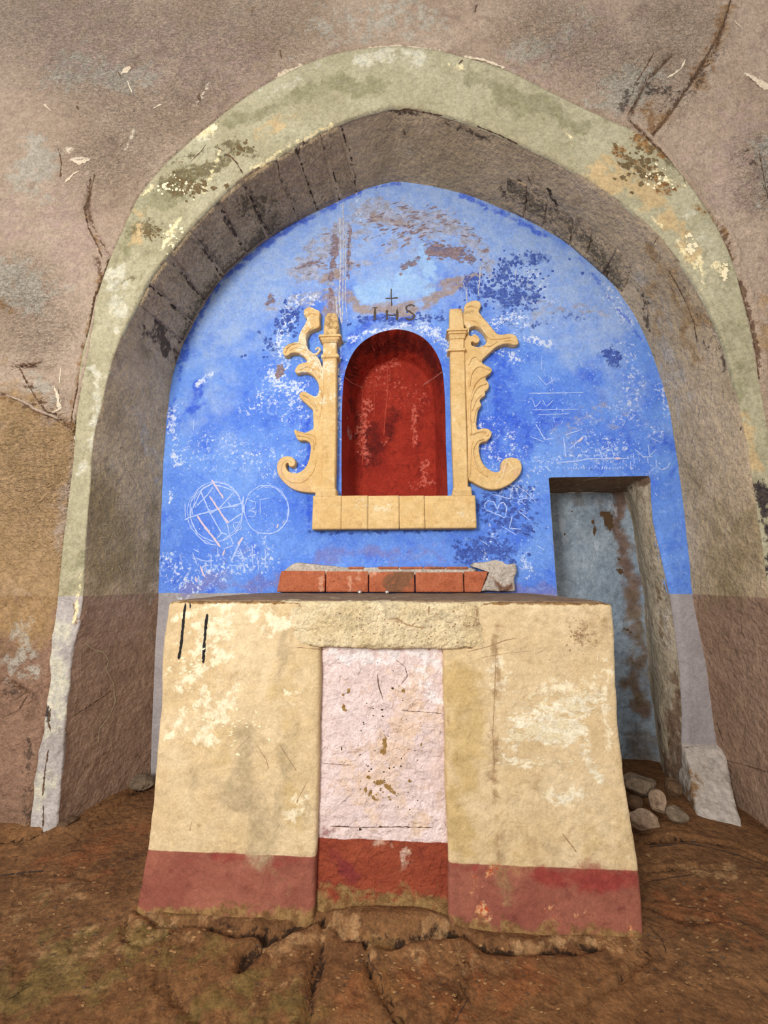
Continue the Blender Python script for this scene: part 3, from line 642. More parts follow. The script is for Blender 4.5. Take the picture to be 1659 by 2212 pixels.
strokes_mask(jb, 'm_brown', [([(1345,1060),(1395,1040)],16,.9),([(1400,1150),(1410,1250),(1440,1400)],10,.7),([(1460,1480),(1470,1640),(1440,1680)],26,1),([(1425,1560),(1430,1680)],20,.9)], sJ, M_B)
strokes_mask(jb, 'm_chip', [([(1352,1080),(1362,1120)],5,.9),([(1412,1140),(1420,1200)],7,.9),([(1430,1250),(1450,1380)],8,.7),([(1440,1330),(1445,1400)],8,.8),([(1390,1540),(1430,1660)],5,.7)], sJ, M_B)
n_ = 16
rows = [np.array([(XL + (doorx(ZT) + .05 - XL) * u, y, ZT - .012 * (y - YB)) for u in np.linspace(-.02, 1.0, 40)]) for y in np.linspace(YB - .002, YD + .03, n_)]
lt = loft('recess_lintel', rows, m_jamb, wall_back); mask(lt, 'm_brown', np.full(len(lt.data.vertices), .9)); mask(lt, 'm_chip', np.zeros(len(lt.data.vertices)))
P = arr(lt.data); P[40:, 2] += .004 * fbm(P, 9, 3, 4)[40:]; setarr(lt.data, P)
rows = [np.array([(XL - .0, y, z) for y in np.linspace(YB - .002, YD + .03, n_)]) for z in zsd]
lj = loft('recess_jamb', rows, m_jamb, wall_back); mask(lj, 'm_brown', np.zeros(len(lj.data.vertices))); mask(lj, 'm_chip', np.zeros(len(lj.data.vertices)))

# whitened plinth at the foot of the right reveal
m_plinth = plaster('plinth_whitewash', [(176, 166, 156), (190, 180, 172), (156, 144, 130)],
    layers=[dict(m='m_brown', c=(128, 98, 72), c2=(150, 120, 88), s=14, a=1.5)], scale=7, grain=.3, bump=.8, bdist=.006, bscale=35)
pl0 = atz(1500, 1792, 0.0)
def prism(name, top, bot, mat, parent, seed, amp=.012, div=24, **props):
    """block between a top quad and a bottom quad (front-left, front-right, back-right, back-left)"""
    V = []; F = []; n = 4 * 12
    def ring(q):
        out = []
        for a in range(4):
            for k in range(12): out.append(Vector(q[a]).lerp(Vector(q[(a + 1) % 4]), k / 12))
        return out
    T, B = ring(top), ring(bot)
    for r in range(div + 1):
        f = r / div; V += [B[i].lerp(T[i], f) for i in range(n)]
    for r in range(div):
        for i in range(n): F.append((r * n + i, r * n + (i + 1) % n, (r + 1) * n + (i + 1) % n, (r + 1) * n + i))
    V.append(sum(T, Vector()) / n); c = len(V) - 1
    for i in range(n): F.append((div * n + i, div * n + (i + 1) % n, c))
    V = np.array([tuple(v) for v in V]); c0 = V.mean(0); d = V - c0; d[:, 2] *= .2; d /= np.linalg.norm(d, axis=1)[:, None]
    V += d * (amp * fbm(V, 9, 4, seed) + amp * .3 * fbm(V, 34, 3, seed))[:, None]
    return link(name, mesh(name, V, F), mat, parent, **props)
tz = at(1490, 1612, YB).z
bl, br = atz(1512, 1784, 0), atz(1598, 1794, 0)
plinth = prism('plinth', [(at(1476,1612,YB).x, YB - .012, tz), (at(1556,1612,YB).x, YB - .03, tz), (at(1560,1600,YB).x + .06, YB + .03, tz + .02), (at(1476,1612,YB).x, YB + .03, tz + .02)],
               [(bl.x, bl.y, -.04), (br.x + .01, br.y, -.04), (br.x + .12, YB + .03, -.04), (atz(1432,1690,0).x, YB + .03, -.04)], m_plinth, rev, 7, amp=.016,
               label='whitewashed lump of plaster at the foot of the right reveal')
strokes_mask(plinth, 'm_brown', [([(1440,1690),(1480,1700),(1490,1740),(1510,1790)],26,1),([(1478,1640),(1490,1690)],12,.9),([(1520,1795),(1600,1795)],7,.9),([(1560,1640),(1590,1700)],6,.5)], lambda x, y: at(x, y, 2.3), M_B)

# ---------- floor
m_floor = plaster('earth_floor', [(112, 76, 46), (128, 90, 56), (94, 62, 38)],
    layers=[dict(m='m_crack', c=(56, 38, 24), s=50, a=1.8, lo=.35, hi=.8), dict(m='m_light', c=(168, 132, 92), c2=(150, 112, 74), s=12, a=1.7, lo=.42, hi=.75, o=.7), dict(m='m_moss', c=(112, 98, 52), s=9, a=1.5, lo=.4, hi=.8, o=.55), dict(m='m_red', c=(134, 80, 46), s=9, a=1.5, lo=.4, hi=.8, o=.6)],
    scale=3.2, grain=.55, bump=.9, bdist=.007, bscale=34, cav_shade=.3, grainscale=120, spots=[((74, 52, 34), 46, .66, .6), ((184, 148, 106), 52, .69, .45)])
gx = spaced((-7.5, -2.0, .1), (-2.0, 2.2, .0125), (2.2, 7.5, .1)); gy = spaced((-3.6, .7, .1), (.7, 2.9, .0125), (2.9, 3.1, .06))
X, Y = np.meshgrid(gx, gy); V = np.stack([X.ravel(), Y.ravel(), np.zeros(X.size)], 1); nx = len(gx)
i, j = np.meshgrid(np.arange(nx - 1), np.arange(len(gy) - 1)); a = (j * nx + i).ravel(); F = np.stack([a, a + 1, a + nx + 1, a + nx], 1)
fcr = [([(700,1990),(696,2050),(680,2110),(662,2212)],.012,1),([(300,1975),(345,2000),(420,2000),(520,2010),(575,2020)],.009,1),([(575,2000),(575,2035),(520,2090),(530,2060),(590,2025),(640,2000),(700,2000),(740,2030),(850,2045),(940,2030),(1000,2025),(1050,2050),(1180,2055),(1290,2045)],.010,1),
       ([(790,2040),(800,2100),(840,2160),(870,2212)],.006,.7),([(300,1990),(270,1995),(268,2030),(310,2045),(380,2010)],.006,.6),([(1390,1880),(1500,1870),(1659,1890)],.006,.7),([(1400,1960),(1480,1990),(1560,1980)],.005,.6),
       ([(0,1890),(90,1880),(200,1900)],.005,.5),([(1010,2060),(1000,2130),(960,2212)],.005,.6),([(340,2120),(430,2200)],.006,.5),([(1400,1820),(1480,1815),(1590,1830),(1659,1860)],.009,.9),([(0,1815),(60,1810),(150,1780),(240,1735),(320,1700)],.010,.9),([(1240,2180),(1330,2130),(1400,2060)],.005,.5),([(30,2050),(60,2130),(20,2200)],.005,.4)]
h = .010 * fbm(V, 1.8, 4, 91) + .0035 * fbm(V, 14, 4, 92) + .0015 * np.abs(fbm(V, 45, 3, 93))
h = np.minimum(h, .008)
mc = np.zeros(len(V)); fine = (np.abs(V[:, 0]) < 2.2) & (V[:, 1] > .7)
for pts, wd, st in fcr:
    d = np.abs(segdist(V, [atz(x, y, 0) for x, y in pts]) + .014 * fbm(V, 10, 3, 7) - .004)
    h = h - .022 * st * np.exp(-(d / wd) ** 2) + .006 * st * np.exp(-((d - wd * 2.6) / (wd * 1.5)) ** 2); mc = np.maximum(mc, st * np.clip(1.2 - d / (wd * .8), 0, 1))
# earth swept up against the foot of the altar and the walls
XAL, XAR = -.965, .76
ddx = np.maximum(np.maximum(XAL - V[:, 0], V[:, 0] - XAR), 0); dd = np.hypot(ddx, np.maximum(YA - V[:, 1], 0))
h = h + .016 * np.exp(-(dd / .05) ** 2) * (.6 + .5 * fbm(V, 7, 3, 5))
cen = np.exp(-(((V[:, 0] + .07) / .2) ** 4)) * np.exp(-((V[:, 1] - YA) / .06) ** 2); h = h + .045 * cen
dw = np.where(V[:, 0] < -1.5, YF - V[:, 1], 9); h = h + .02 * np.exp(-(np.clip(dw, 0, 9) / .05) ** 2)
h = h + .07 * np.exp(-(((V[:, 0] - 1.22) / .26) ** 2 + ((V[:, 1] - 2.42) / .22) ** 2)) * (1 + .3 * fbm(V, 12, 3, 8))
V[:, 2] = h
floor = link('floor', mesh('floor', V, [tuple(f) for f in F]), m_floor, None, kind='structure', label='brown earthen floor with cracks')
mask(floor, 'm_crack', mc)
sZ = lambda x, y: atz(x, y, 0)
Fm = lambda n, l: strokes_mask(floor, n, l, sZ, 1.9 / FPX)
Fm('m_light', [([(720,2000),(950,2010)],30,.9),([(600,2030),(560,2120)],30,.6),([(100,2080),(250,2060)],50,.6),([(1450,1850),(1600,1880)],30,.5),([(800,2050),(1000,2060)],30,.5),([(150,1950),(60,2000)],50,.4),([(560,1990),(300,1985)],10,.8),([(1100,2040),(1380,2040)],14,.8)])
Fm('m_moss', [([(80,2140),(260,2080)],60,.8),([(420,2180),(600,2200)],60,.6),([(850,2110),(900,2180)],60,.6),([(40,1980),(120,2020)],40,.5)])
Fm('m_red', [([(1450,1950),(1640,1960)],60,.8),([(200,1850),(300,1800)],60,.8),([(760,2150),(1100,2120)],60,.6),([(60,1870),(200,1880)],40,.7)])

# ================================================================== THINGS
# ---------- altar
altar = empty('altar', 'cream plastered masonry altar with dark red base and pale pink centre panel', 'altar')
sA = lambda x, y: at(x, y, YA); M_A = 1.55 / FPX
ZB = sA(500, 1844).z
m_cream = plaster('altar_cream_plaster', [(205, 180, 138), (217, 195, 157), (190, 164, 124)], below=[(140, 80, 66), (154, 94, 76), (122, 64, 54)], zline=ZB, zwob=.002,
    layers=[dict(m='m_olive', c=(190, 162, 104), c2=(178, 150, 92), s=8, a=1.2, lo=.1, hi=1.0, o=.7),
            dict(m='m_damp', c=(170, 152, 118), c2=(184, 164, 132), s=11, a=1.3, lo=.2, hi=1.0, o=.8),
            dict(m='m_pale', c=(244, 232, 202), c2=(236, 222, 190), s=24, a=2.0, o=.85),
            dict(m='m_ash', c=(238, 230, 206), c2=(222, 210, 180), s=34, a=1.7, lo=.2, hi=.8, o=.95, st=(1, 1, 2.2)),
            dict(m='m_umber', c=(140, 110, 76), c2=(160, 126, 88), s=30, a=1.3, lo=.15, hi=1.05, o=.8),
            dict(m='m_fresh', c=(136, 40, 42), c2=(148, 52, 48), s=12, a=1.4, lo=.2, hi=1.0, o=.7),
            dict(m='m_orange', c=(178, 74, 36), c2=(220, 176, 130), s=34, a=1.7),
            dict(m='m_soil', c=(118, 84, 50), c2=(154, 120, 76), s=18, a=1.6)],
    scale=4, grain=.24, bump=.5, bdist=.004, bscale=42, cav_shade=.10, spots=[((238, 222, 186), 34, .64, .45)])
m_lintel = plaster('altar_lintel_plaster', [(212, 192, 150), (226, 208, 172), (192, 172, 134)], layers=[dict(m='m_umber', c=(150, 122, 94), c2=(176, 150, 116), s=36, a=1.9, o=.8), dict(m='m_grit', c=(176, 166, 140), s=30, a=2.0, lo=.3, hi=1.0, o=.5)],
    scale=6, grain=.4, bump=1.0, bdist=.006, bscale=70, cav_shade=.16, spots=[((146, 120, 90), 90, .64, .6)])
m_panel = plaster('altar_pink_panel', [(222, 200, 196), (232, 212, 210), (218, 190, 172)], below=[(138, 62, 42), (150, 72, 48), (118, 50, 40)], zline=sA(820, 1826).z, zwob=.003,
    layers=[dict(m='m_tan', c=(222, 192, 166), c2=(228, 204, 188), s=14, a=1.6, lo=.35, hi=.8, o=.8), dict(m='m_ochre', c=(140, 104, 50), c2=(112, 84, 52), s=40, a=1.9), dict(m='m_white', c=(244, 240, 240), s=30, a=1.9, o=.7), dict(m='m_wine', c=(122, 44, 52), s=10, a=1.3, lo=.35, hi=.8, o=.7), dict(m='m_soil', c=(122, 88, 52), c2=(150, 118, 74), s=18, a=1.5)],
    scale=6, grain=.3, bump=.8, bdist=.005, bscale=60, cav_shade=.10, spots=[((150, 118, 92), 110, .64, .55)])
def prof(px):
    z = [sA(*q).z for q in px][::-1]; x = [sA(*q).x for q in px][::-1]; return lambda zz: float(np.interp(zz, z, x))
eL = prof([(364,1300),(352,1380),(348,1440),(348,1500),(340,1600),(328,1740),(316,1840),(303,1910),(290,1978)])
iL = prof([(692,1300),(692,1400),(690,1550),(688,1700),(682,1850),(678,1990)])
iR = prof([(958,1300),(958,1400),(960,1550),(963,1700),(968,1850),(970,2010)])
eR = prof([(1324,1300),(1330,1380),(1333,1480),(1338,1560),(1352,1680),(1368,1790),(1381,1870),(1390,1950),(1394,2040)])
XC0, XC1 = iL(.5), iR(.5)
ZA = 1.066
lp = rough_box('left_pier', (eL(.5), XC0, YA, YB - .006, -.05, ZA), m_cream, altar, amp=.004, rad=.012, seed=1, xl=eL, xr=iL, label='cream left half of the altar front')
rp = rough_box('right_pier', (XC1, eR(.5), YA, YB - .006, -.05, ZA), m_cream, altar, amp=.004, rad=.014, seed=2, xl=iR, xr=eR, label='cream right half of the altar front')
cp = rough_box('centre_panel', (XC0 - .01, XC1 + .01, YA + .028, YB - .01, -.05, ZA - .03), m_panel, altar, amp=.003, rad=.004, seed=3, label='pale pink recessed panel with red base')
for o in (lp, rp):
    A = lambda n, l: strokes_mask(o, n, l, sA, M_A)
    A('m_olive', [([(985,1480),(1000,1650),(1020,1820)],34,1),([(420,1700),(480,1560)],40,.35),([(940,1420),(970,1800)],14,.8),([(1280,1780),(1330,1840)],40,.4),([(620,1430),(640,1800)],24,.5),([(1060,1760),(1140,1830)],40,.5)])
    A('m_damp', [([(540,1600),(520,1700),(520,1820)],34,1),([(640,1590),(610,1680),(590,1800)],18,.8),([(610,1370),(606,1470)],11,.9),([(420,1700),(430,1650)],14,.7),([(670,1650),(660,1820)],14,.6),([(1170,1790),(1200,1830)],10,.7),([(1080,1650),(1260,1650)],20,.4),([(1070,1400),(1180,1420)],18,.5)])
    A('m_pale', [([(420,1370),(480,1360),(400,1470)],28,.8),([(430,1500),(520,1480),(440,1560)],30,.7),([(560,1330),(620,1340)],22,.9),([(380,1320),(520,1310)],10,.7),([(1150,1500),(1250,1480)],26,.7),([(1060,1500),(1080,1440)],20,.5),([(1300,1420),(1320,1600)],10,.7),([(650,1720),(630,1780)],16,.6),([(1200,1710),(1240,1715)],14,.7),([(380,1540),(360,1600)],14,.5),([(590,1560),(640,1500)],16,.5)])
    A('m_ash', [([(1100,1590),(1240,1580)],26,1),([(1180,1540),(1260,1520)],20,.85),([(1260,1620),(1290,1680)],10,.8),([(1090,1640),(1150,1650)],8,.7),([(1110,1550),(1290,1510)],18,.6),([(1210,1720),(1250,1715)],8,.8)])
    A('m_umber', [([(1072,1350),(1074,1420),(1070,1500),(1066,1580),(1070,1650),(1074,1720),(1078,1780),(1085,1860)],7,.8),([(1072,1350),(1070,1500),(1068,1650),(1078,1780),(1085,1860)],14,.35),([(1085,1780),(1095,1950)],11,.8),([(1240,1360),(1260,1380)],22,.5),([(690,1500),(688,1820)],2.5,.7),([(1230,1340),(1290,1350)],20,.45),([(970,1500),(966,1830)],3,.5),([(560,1880),(580,1960)],22,.25),([(430,1780),(425,1800)],4,.6)])
    A('m_fresh', [([(1160,1885),(1380,1890)],16,.9),([(980,1876),(1060,1880)],9,.7),([(1200,1900),(1290,1905)],14,.9),([(330,1850),(680,1860)],8,.6)])
    A('m_orange', [([(1030,1910),(1045,1970)],11,.9),([(1060,1900),(1075,1870)],7,.7),([(1020,2000),(1045,1990)],9,.6),([(1350,2000),(1356,2030)],6,.9),([(1190,1980),(1240,2000)],20,.35)])
    P = arr(o.data)
    mask(o, 'm_soil', np.clip(1.05 - (P[:, 2] - .0 - .045 * fbm(P, 7, 3, 77)) / .06, 0, 1) * (P[:, 1] < YB) * .95 + np.clip((P[:, 2] - ZA + .012) / .010, 0, 1))
strokes_mask(cp, 'm_tan', [([(900,1520),(880,1620)],50,.9),([(760,1660),(840,1760)],40,.8),([(860,1700),(940,1800)],40,.8)], sA, M_A)
strokes_mask(cp, 'm_ochre', [([(829,1605),(831,1628)],7,1),([(790,1700),(830,1690),(850,1712)],7,.9),([(800,1720),(815,1728)],6,.7),([(742,1525),(745,1535)],5,.7),([(825,1475),(830,1510)],2.5,.9),([(870,1490),(872,1498)],4,.8),([(752,1490),(754,1494)],4,.7),([(700,1784),(820,1784),(940,1788)],1.5,.9),([(870,1535),(950,1537)],1.5,.8),([(828,1532),(829,1534)],3,1),([(690,1400),(690,1820)],3,.7)], sA, M_A)
strokes_mask(cp, 'm_white', [([(720,1420),(940,1430)],30,.8),([(900,1480),(940,1520)],20,.8),([(720,1460),(730,1560)],16,.6)], sA, M_A)
strokes_mask(cp, 'm_wine', [([(700,1850),(740,1900)],30,.9)], sA, M_A)
P = arr(cp.data); mask(cp, 'm_soil', np.clip(1.2 - (P[:, 2] - .02) / .10, 0, 1))
# relief on the pink panel: shallow old courses
P = arr(cp.data); fr = P[:, 1] < YA + .05
for yy in (1536, 1640, 1786): P[:, 1] += fr * .004 * np.exp(-((P[:, 2] - sA(830, yy).z + .002 * fbm(P, 9, 3, 2)) / .006) ** 2)
P[:, 1] -= fr * .0035 * fbm(P, 32, 4, 12) * np.clip((P[:, 2] - .2) * 20, 0, 1); setarr(cp.data, P)
# rough lintel over the panel
zl = sA(830, 1400).z
li = rough_box('lintel', (sA(596, 1350).x, sA(1090, 1350).x, YA - .010, YA + .3, zl, ZA + .002), m_lintel, altar, amp=.009, rad=.012, nscale=8, seed=6, label='rough pitted lintel over the pink panel')
P = arr(li.data); u = (P[:, 0] - sA(596, 1350).x) / (sA(1090, 1350).x - sA(596, 1350).x); P[:, 1] += .026 * np.clip(1 - u / .24, 0, 1) ** 1.6 + .026 * np.clip((u - .74) / .26, 0, 1) ** 1.6
P[:, 1] -= (P[:, 1] < YA + .03) * .003 * fbm(P, 40, 4, 3); setarr(li.data, P)
strokes_mask(li, 'm_umber', [([(860,1340),(900,1355)],6,.9),([(922,1305),(928,1328)],3,1),([(1020,1305),(1030,1340)],6,.8),([(1000,1350),(1060,1345)],14,.5),([(640,1398),(800,1402),(1060,1402)],3,.8),([(620,1306),(1080,1306)],3,.6)], sA, M_A)
strokes_mask(li, 'm_grit', [([(740,1340),(960,1370)],30,.5)], sA, M_A)
m_top = plaster('altar_top_earth', [(128, 104, 82), (146, 122, 98), (104, 84, 66)], scale=8, grain=.4, bump=.8, bscale=50)
tp = rough_box('tabletop', (eL(1.06) + .02, eR(1.06) - .02, YA + .03, YB - .006, ZA - .02, ZA + .006), m_top, altar, amp=.004, rad=.006, seed=8, label='dusty brown top surface of the altar')
tA = None
V = []; F = []
def join_objs(objs):
    vs = []; fs = []
    for o in objs:
        b = len(vs); vs += [v.co.copy() for v in o.data.vertices]; fs += [tuple(b + k for k in p.vertices) for p in o.data.polygons]
    return BVHTree.FromPolygons(vs, fs)
tA = join_objs([lp, rp, cp, li, tp])
m_black = flatmat('black_paint_line', (14, 12, 12), .6)
marks('black_line', [([(401,1304),(396,1345),(392,1390),(386,1424)], 4.5)], tA, m_black, altar, jit=.25)
marks('black_line', [([(448,1326),(443,1370),(441,1400),(439,1432)], 5)], tA, m_black, altar, jit=.3)
marks('black_line', [([(411,1303),(411,1314)], 3)], tA, m_black, altar)

# ---------- yellow surround of the niche
sur = empty('niche_surround', 'yellow ochre moulded plaster surround with scrolls, fixed to the blue wall around the red niche', 'frame')
m_ochre = plaster('surround_ochre_paint', [(216, 180, 122), (226, 194, 140), (200, 162, 106)],
    layers=[dict(m='m_white', c=(240, 230, 206), c2=(226, 212, 182), s=30, a=1.9, o=.85), dict(m='m_brown', c=(142, 112, 74), c2=(168, 136, 92), s=30, a=1.8, o=.85), dict(m='m_pink', c=(214, 176, 150), s=20, a=1.5, o=.5)],
    scale=9, grain=.22, bump=.4, bdist=.003, bscale=60, cav_shade=.09)
m_orn = plaster('surround_groove_ochre', [(222, 184, 124), (232, 198, 142), (204, 166, 110)], scale=9, grain=.22, bump=.4, bdist=.003, bscale=60, cav_shade=.09)
def ocm(o):
    P = arr(o.data)
    Y0 = YB - .05; s = lambda x, y: at(x, y, Y0)
    for n, l in dict(m_white=[([(640,720),(670,760),(700,800)],22,.85),([(655,800),(680,850)],12,.9),([(690,870),(720,860)],10,.8),([(670,670),(660,700)],14,.6),([(700,760),(720,740)],12,.7),([(780,1090),(830,1100)],14,.5),([(980,720),(990,760)],12,.5),([(990,1110),(1010,1130)],10,.6),([(1010,700),(1040,720)],10,.5),([(980,880),(990,950)],10,.3)],
                     m_brown=[([(712,690),(718,720)],18,.85),([(705,1000),(706,1070)],3.5,.8),([(703,1075),(700,1120)],2.5,.9),([(716,1075),(718,1110)],2.5,.8),([(980,668),(1000,672)],7,.9),([(620,745),(640,735)],5,.7),([(737,1080),(738,1135)],3,.5),([(886,1095),(900,1105)],6,.5),([(650,850),(665,860)],3,.6),([(640,940),(650,945)],3,.5),([(1065,1010),(1110,1000)],30,.25)],
                     m_pink=[([(600,1000),(620,1050),(660,1050)],12,.8),([(1080,1010),(1110,1020)],18,.7)]).items():
        m = np.zeros(len(P))
        for pts, r, wt in l: m = np.maximum(m, wt * capsule(P, [s(*q) for q in pts], r * 2.45 / FPX))
        mask(o, n, m)
    return o
YO = YB - .045                                                   # face of the ornaments
def cl(X, Y_): return (560 + X / 3.813, 600 + Y_ / 3.814)
def cr(X, Y_): return (860 + X / 3.813, 600 + Y_ / 3.814)
def outl(pts, f, Y0):
    P = [at(*f(*q), Y0) for q in pts]; P = catmull(P + [P[0]], len(pts) * 4)[:-1]; return [(p[0], p[2]) for p in P]
scL = [(530,1772),(440,1770),(370,1765),(300,1750),(240,1718),(190,1672),(155,1620),(143,1560),(155,1512),(185,1480),(230,1468),(272,1478),(296,1510),(290,1545),(262,1558),(240,1545),(240,1528),(222,1525),(216,1552),(230,1585),(265,1605),(320,1605),(370,1572),(400,1520),(418,1450),(422,1385),(405,1350),(370,1338),(330,1340),(308,1320),(296,1292),(284,1262),(298,1246),(325,1270),(375,1275),(425,1252),(445,1235),(442,1150),(438,1085),(415,1062),(372,1022),(338,990),(328,958),(348,938),(385,940),(422,960),(458,975),(482,958),(490,900),(480,860),(450,812),(405,780),(352,775),(312,785),(292,765),(320,715),(360,700),(392,688),(372,652),(322,618),(262,618),(240,635),(208,640),(192,612),(202,575),(238,545),(285,532),(318,528),(324,480),(345,430),(380,370),(392,330),(368,305),(365,268),(392,245),(430,240),(465,258),(498,275),(495,335),(496,398),(452,420),(412,440),(388,490),(392,560),(420,600),(470,640),(500,680),(515,730),(535,790)]
scR = [(545,620),(545,520),(560,480),(575,450),(560,400),(530,350),(545,240),(562,210),(600,190),(640,185),(678,200),(682,238),(665,270),(690,312),(740,370),(790,430),(822,462),(870,465),(920,458),(968,475),(988,510),(990,545),(950,550),(900,540),(850,550),(800,575),(760,612),(718,650),(690,682),(704,708),(765,742),(772,772),(740,800),(722,832),(748,868),(746,910),(715,938),(722,962),(690,985),(672,1012),(688,1048),(662,1088),(650,1150),(645,1200),(655,1248),(700,1238),(748,1246),(772,1280),(760,1315),(730,1345),(692,1355),(670,1372),(670,1440),(690,1510),(730,1565),(780,1595),(820,1600),(848,1578),(850,1540),(866,1500),(902,1482),(950,1480),(998,1500),(1020,1550),(1010,1610),(962,1668),(900,1712),(820,1742),(740,1740),(670,1712),(612,1680),(575,1640),(572,1400),(560,1000),(548,700)]
scRh = [(578,432),(600,405),(635,396),(680,415),(718,460),(735,508),(712,552),(662,568),(612,556),(602,532),(622,524),(648,535),(668,515),(655,485),(625,470),(598,478),(582,462)]
lsc = ocm(curve_solid('scroll_ornament', [outl(scL, cl, YO)], YB + .004, .050, m_ochre, sur, bevel=.007, label='left leafy scroll with open curl at its foot'))
rsc = ocm(curve_solid('scroll_ornament', [outl(scR, cr, YO), outl(scRh, cr, YO)], YB + .004, .050, m_ochre, sur, bevel=.007, label='right leafy scroll with solid rounded foot'))
def bead_parts(lines, parent):
    for l in lines: ocm(tubes('leaf_relief', [l], m_ochre, parent))
def beads(f, lines):
    return [([at(*f(*q), YO - .002) for q in pts], r0 * 2.4 / FPX, r1 * 2.4 / FPX) for pts, r0, r1 in lines]
bead_parts(beads(cl, [([(515,790),(480,700),(430,650),(380,560),(340,540),(270,545),(220,590),(215,620)],2.2,2.6),([(400,600),(350,580),(290,575),(250,600)],2,1.4),
      ([(440,640),(480,625),(500,590),(480,580),(462,598)],3.6,2.4),([(385,555),(380,480),(410,430),(450,405)],2.0,1.4),([(500,830),(470,780),(400,730),(330,760)],2.4,1.6),([(500,900),(515,1000),(500,1150)],2.2,1.2),
      ([(475,1100),(450,1040),(400,985),(350,965)],2.8,1.8),([(455,1060),(410,1020),(360,990)],1.6,1.2),([(450,1420),(430,1330),(370,1305),(310,1300)],2.6,1.6),([(465,1380),(445,1300),(380,1285),(300,1262)],2.2,1.4),
      ([(470,1500),(440,1600),(360,1680),(260,1680),(190,1620),(185,1540),(230,1500),(270,1520)],1.4,1.2),([(400,310),(430,290),(470,300)],2,1.4)]), lsc)
bead_parts(beads(cr, [([(600,1300),(590,1150),(595,1000),(620,900),(670,830),(740,800)],2.4,2.8),([(585,900),(600,800),(640,740),(690,730),(760,760)],2.2,3.0),([(580,720),(600,670),(640,650),(680,690)],2.2,2.2),
      ([(600,1020),(625,940),(670,890),(730,870)],2.2,2.8),([(605,1100),(640,1010),(690,960)],2.0,2.2),([(615,1200),(640,1090),(670,1060)],1.8,1.6),([(610,1290),(650,1270),(710,1265),(740,1290),(720,1300)],3.2,2.4),
      ([(740,1640),(660,1580),(620,1480),(620,1400),(660,1340),(710,1330)],2.2,2.4),([(590,1640),(595,1500),(600,1400),(620,1330)],1.6,1.4),([(590,350),(650,360),(700,430),(760,500),(850,500),(930,490)],2.6,2.0),([(560,240),(610,230),(650,250)],3,2),
      ([(870,520),(930,515),(970,535)],2.0,1.6),([(700,560),(760,560),(820,520)],2,1.4),([(620,470),(650,488),(664,515),(645,533),(620,522)],2.6,2.4)]), rsc)
def column(rows_px, name, seed, **props):
    """rows: (y, x left, x right, projection) from the top down, square in plan with softened arrises"""
    V = []; F = []
    for (y, xl, xr, pr) in rows_px:
        a = at(xl, y, YB - pr); b = at(xr, y, YB - pr); z = (a.z + b.z) / 2; c = min(.007, (b.x - a.x) / 4)
        for (x, yy) in ((a.x, YB + .005), (a.x, YB - pr + c), (a.x + c, YB - pr), (b.x - c, YB - pr), (b.x, YB - pr + c), (b.x, YB + .005)): V.append((x, yy, z))
    V2 = []; n = len(rows_px)
    for r in range(n - 1):
        st = max(1, int(abs(V[r * 6][2] - V[(r + 1) * 6][2]) / .012))
        for k in range(st):
            for q in range(6): V2.append(tuple(np.array(V[r * 6 + q]) * (1 - k / st) + np.array(V[(r + 1) * 6 + q]) * (k / st)))
    V2 += V[-6:]; m = len(V2) // 6
    for r in range(m - 1):
        for q in range(5): F.append((r * 6 + q, (r + 1) * 6 + q, (r + 1) * 6 + q + 1, r * 6 + q + 1))
    F.append(tuple(range(5, -1, -1))[::-1]); F.append(tuple((m - 1) * 6 + q for q in range(6))[::-1])
    V2 = np.array(V2); V2 += np.stack([.0018 * fbm(V2, 9, 3, seed), .0018 * fbm(V2, 12, 3, seed + 1), .0 * V2[:, 0]], 1)
    o = link(name, mesh(name, V2, F), m_ochre, sur, smooth=False, **props)
    bm = bmesh.new(); bm.from_mesh(o.data); bmesh.ops.recalc_face_normals(bm, faces=bm.faces); bm.to_mesh(o.data); bm.free()
    return ocm(o)
def L2(Y_, a, b, pr): return (600 + Y_ / 3.814, 560 + a / 3.813, 560 + b / 3.813, pr)
def R2(Y_, a, b, pr): return (600 + Y_ / 3.814, 860 + a / 3.813, 860 + b / 3.813, pr)
column([L2(645,522,638,.055), L2(1730,560,625,.055)] if False else [L2(530,525,636,.060), L2(628,523,638,.060)], 'column_neck', 11)
column([L2(660,522,637,.060), L2(1000,524,634,.060), L2(1400,515,630,.060), L2(1735,505,622,.060)], 'column_shaft', 12)
column([L2(626,512,650,.068), L2(634,508,654,.074), L2(650,508,654,.074), L2(660,516,646,.066)], 'column_ring', 13)
column([L2(465,490,672,.090), L2(482,488,674,.092), L2(486,498,664,.084), L2(505,505,658,.080), L2(512,512,650,.076), L2(532,520,642,.066)], 'capital', 14)
column([L2(290,560,628,.030), L2(320,540,645,.050), L2(400,530,655,.062), L2(466,528,652,.066)], 'broken_finial', 15, label='weathered brown broken top above the left capital')
column([L2(1733,480,625,.066), L2(1742,465,632,.076), L2(1758,462,634,.078), L2(1800,455,636,.072)], 'column_base', 16)
column([R2(500,428,545,.060), R2(580,420,545,.060)], 'column_neck', 21)
column([R2(600,430,550,.060), R2(1000,436,558,.060), R2(1400,448,570,.060), R2(1730,462,580,.060)], 'column_shaft', 22)
column([R2(578,412,556,.070), R2(584,408,560,.076), R2(598,410,558,.076), R2(606,422,552,.066)], 'column_ring', 23)
column([R2(418,402,574,.092), R2(432,400,576,.094), R2(437,412,566,.085), R2(456,412,566,.084), R2(462,420,560,.076), R2(500,428,552,.066)], 'capital', 24)
column([R2(255,425,528,.058), R2(300,424,534,.062), R2(418,424,545,.064)], 'broken_finial', 25, label='square stump above the right capital')
column([R2(1722,462,598,.068), R2(1732,455,604,.078), R2(1752,455,606,.080), R2(1795,445,612,.072)], 'column_base', 26)
sx = [676, 738, 795, 862, 917, 1027]
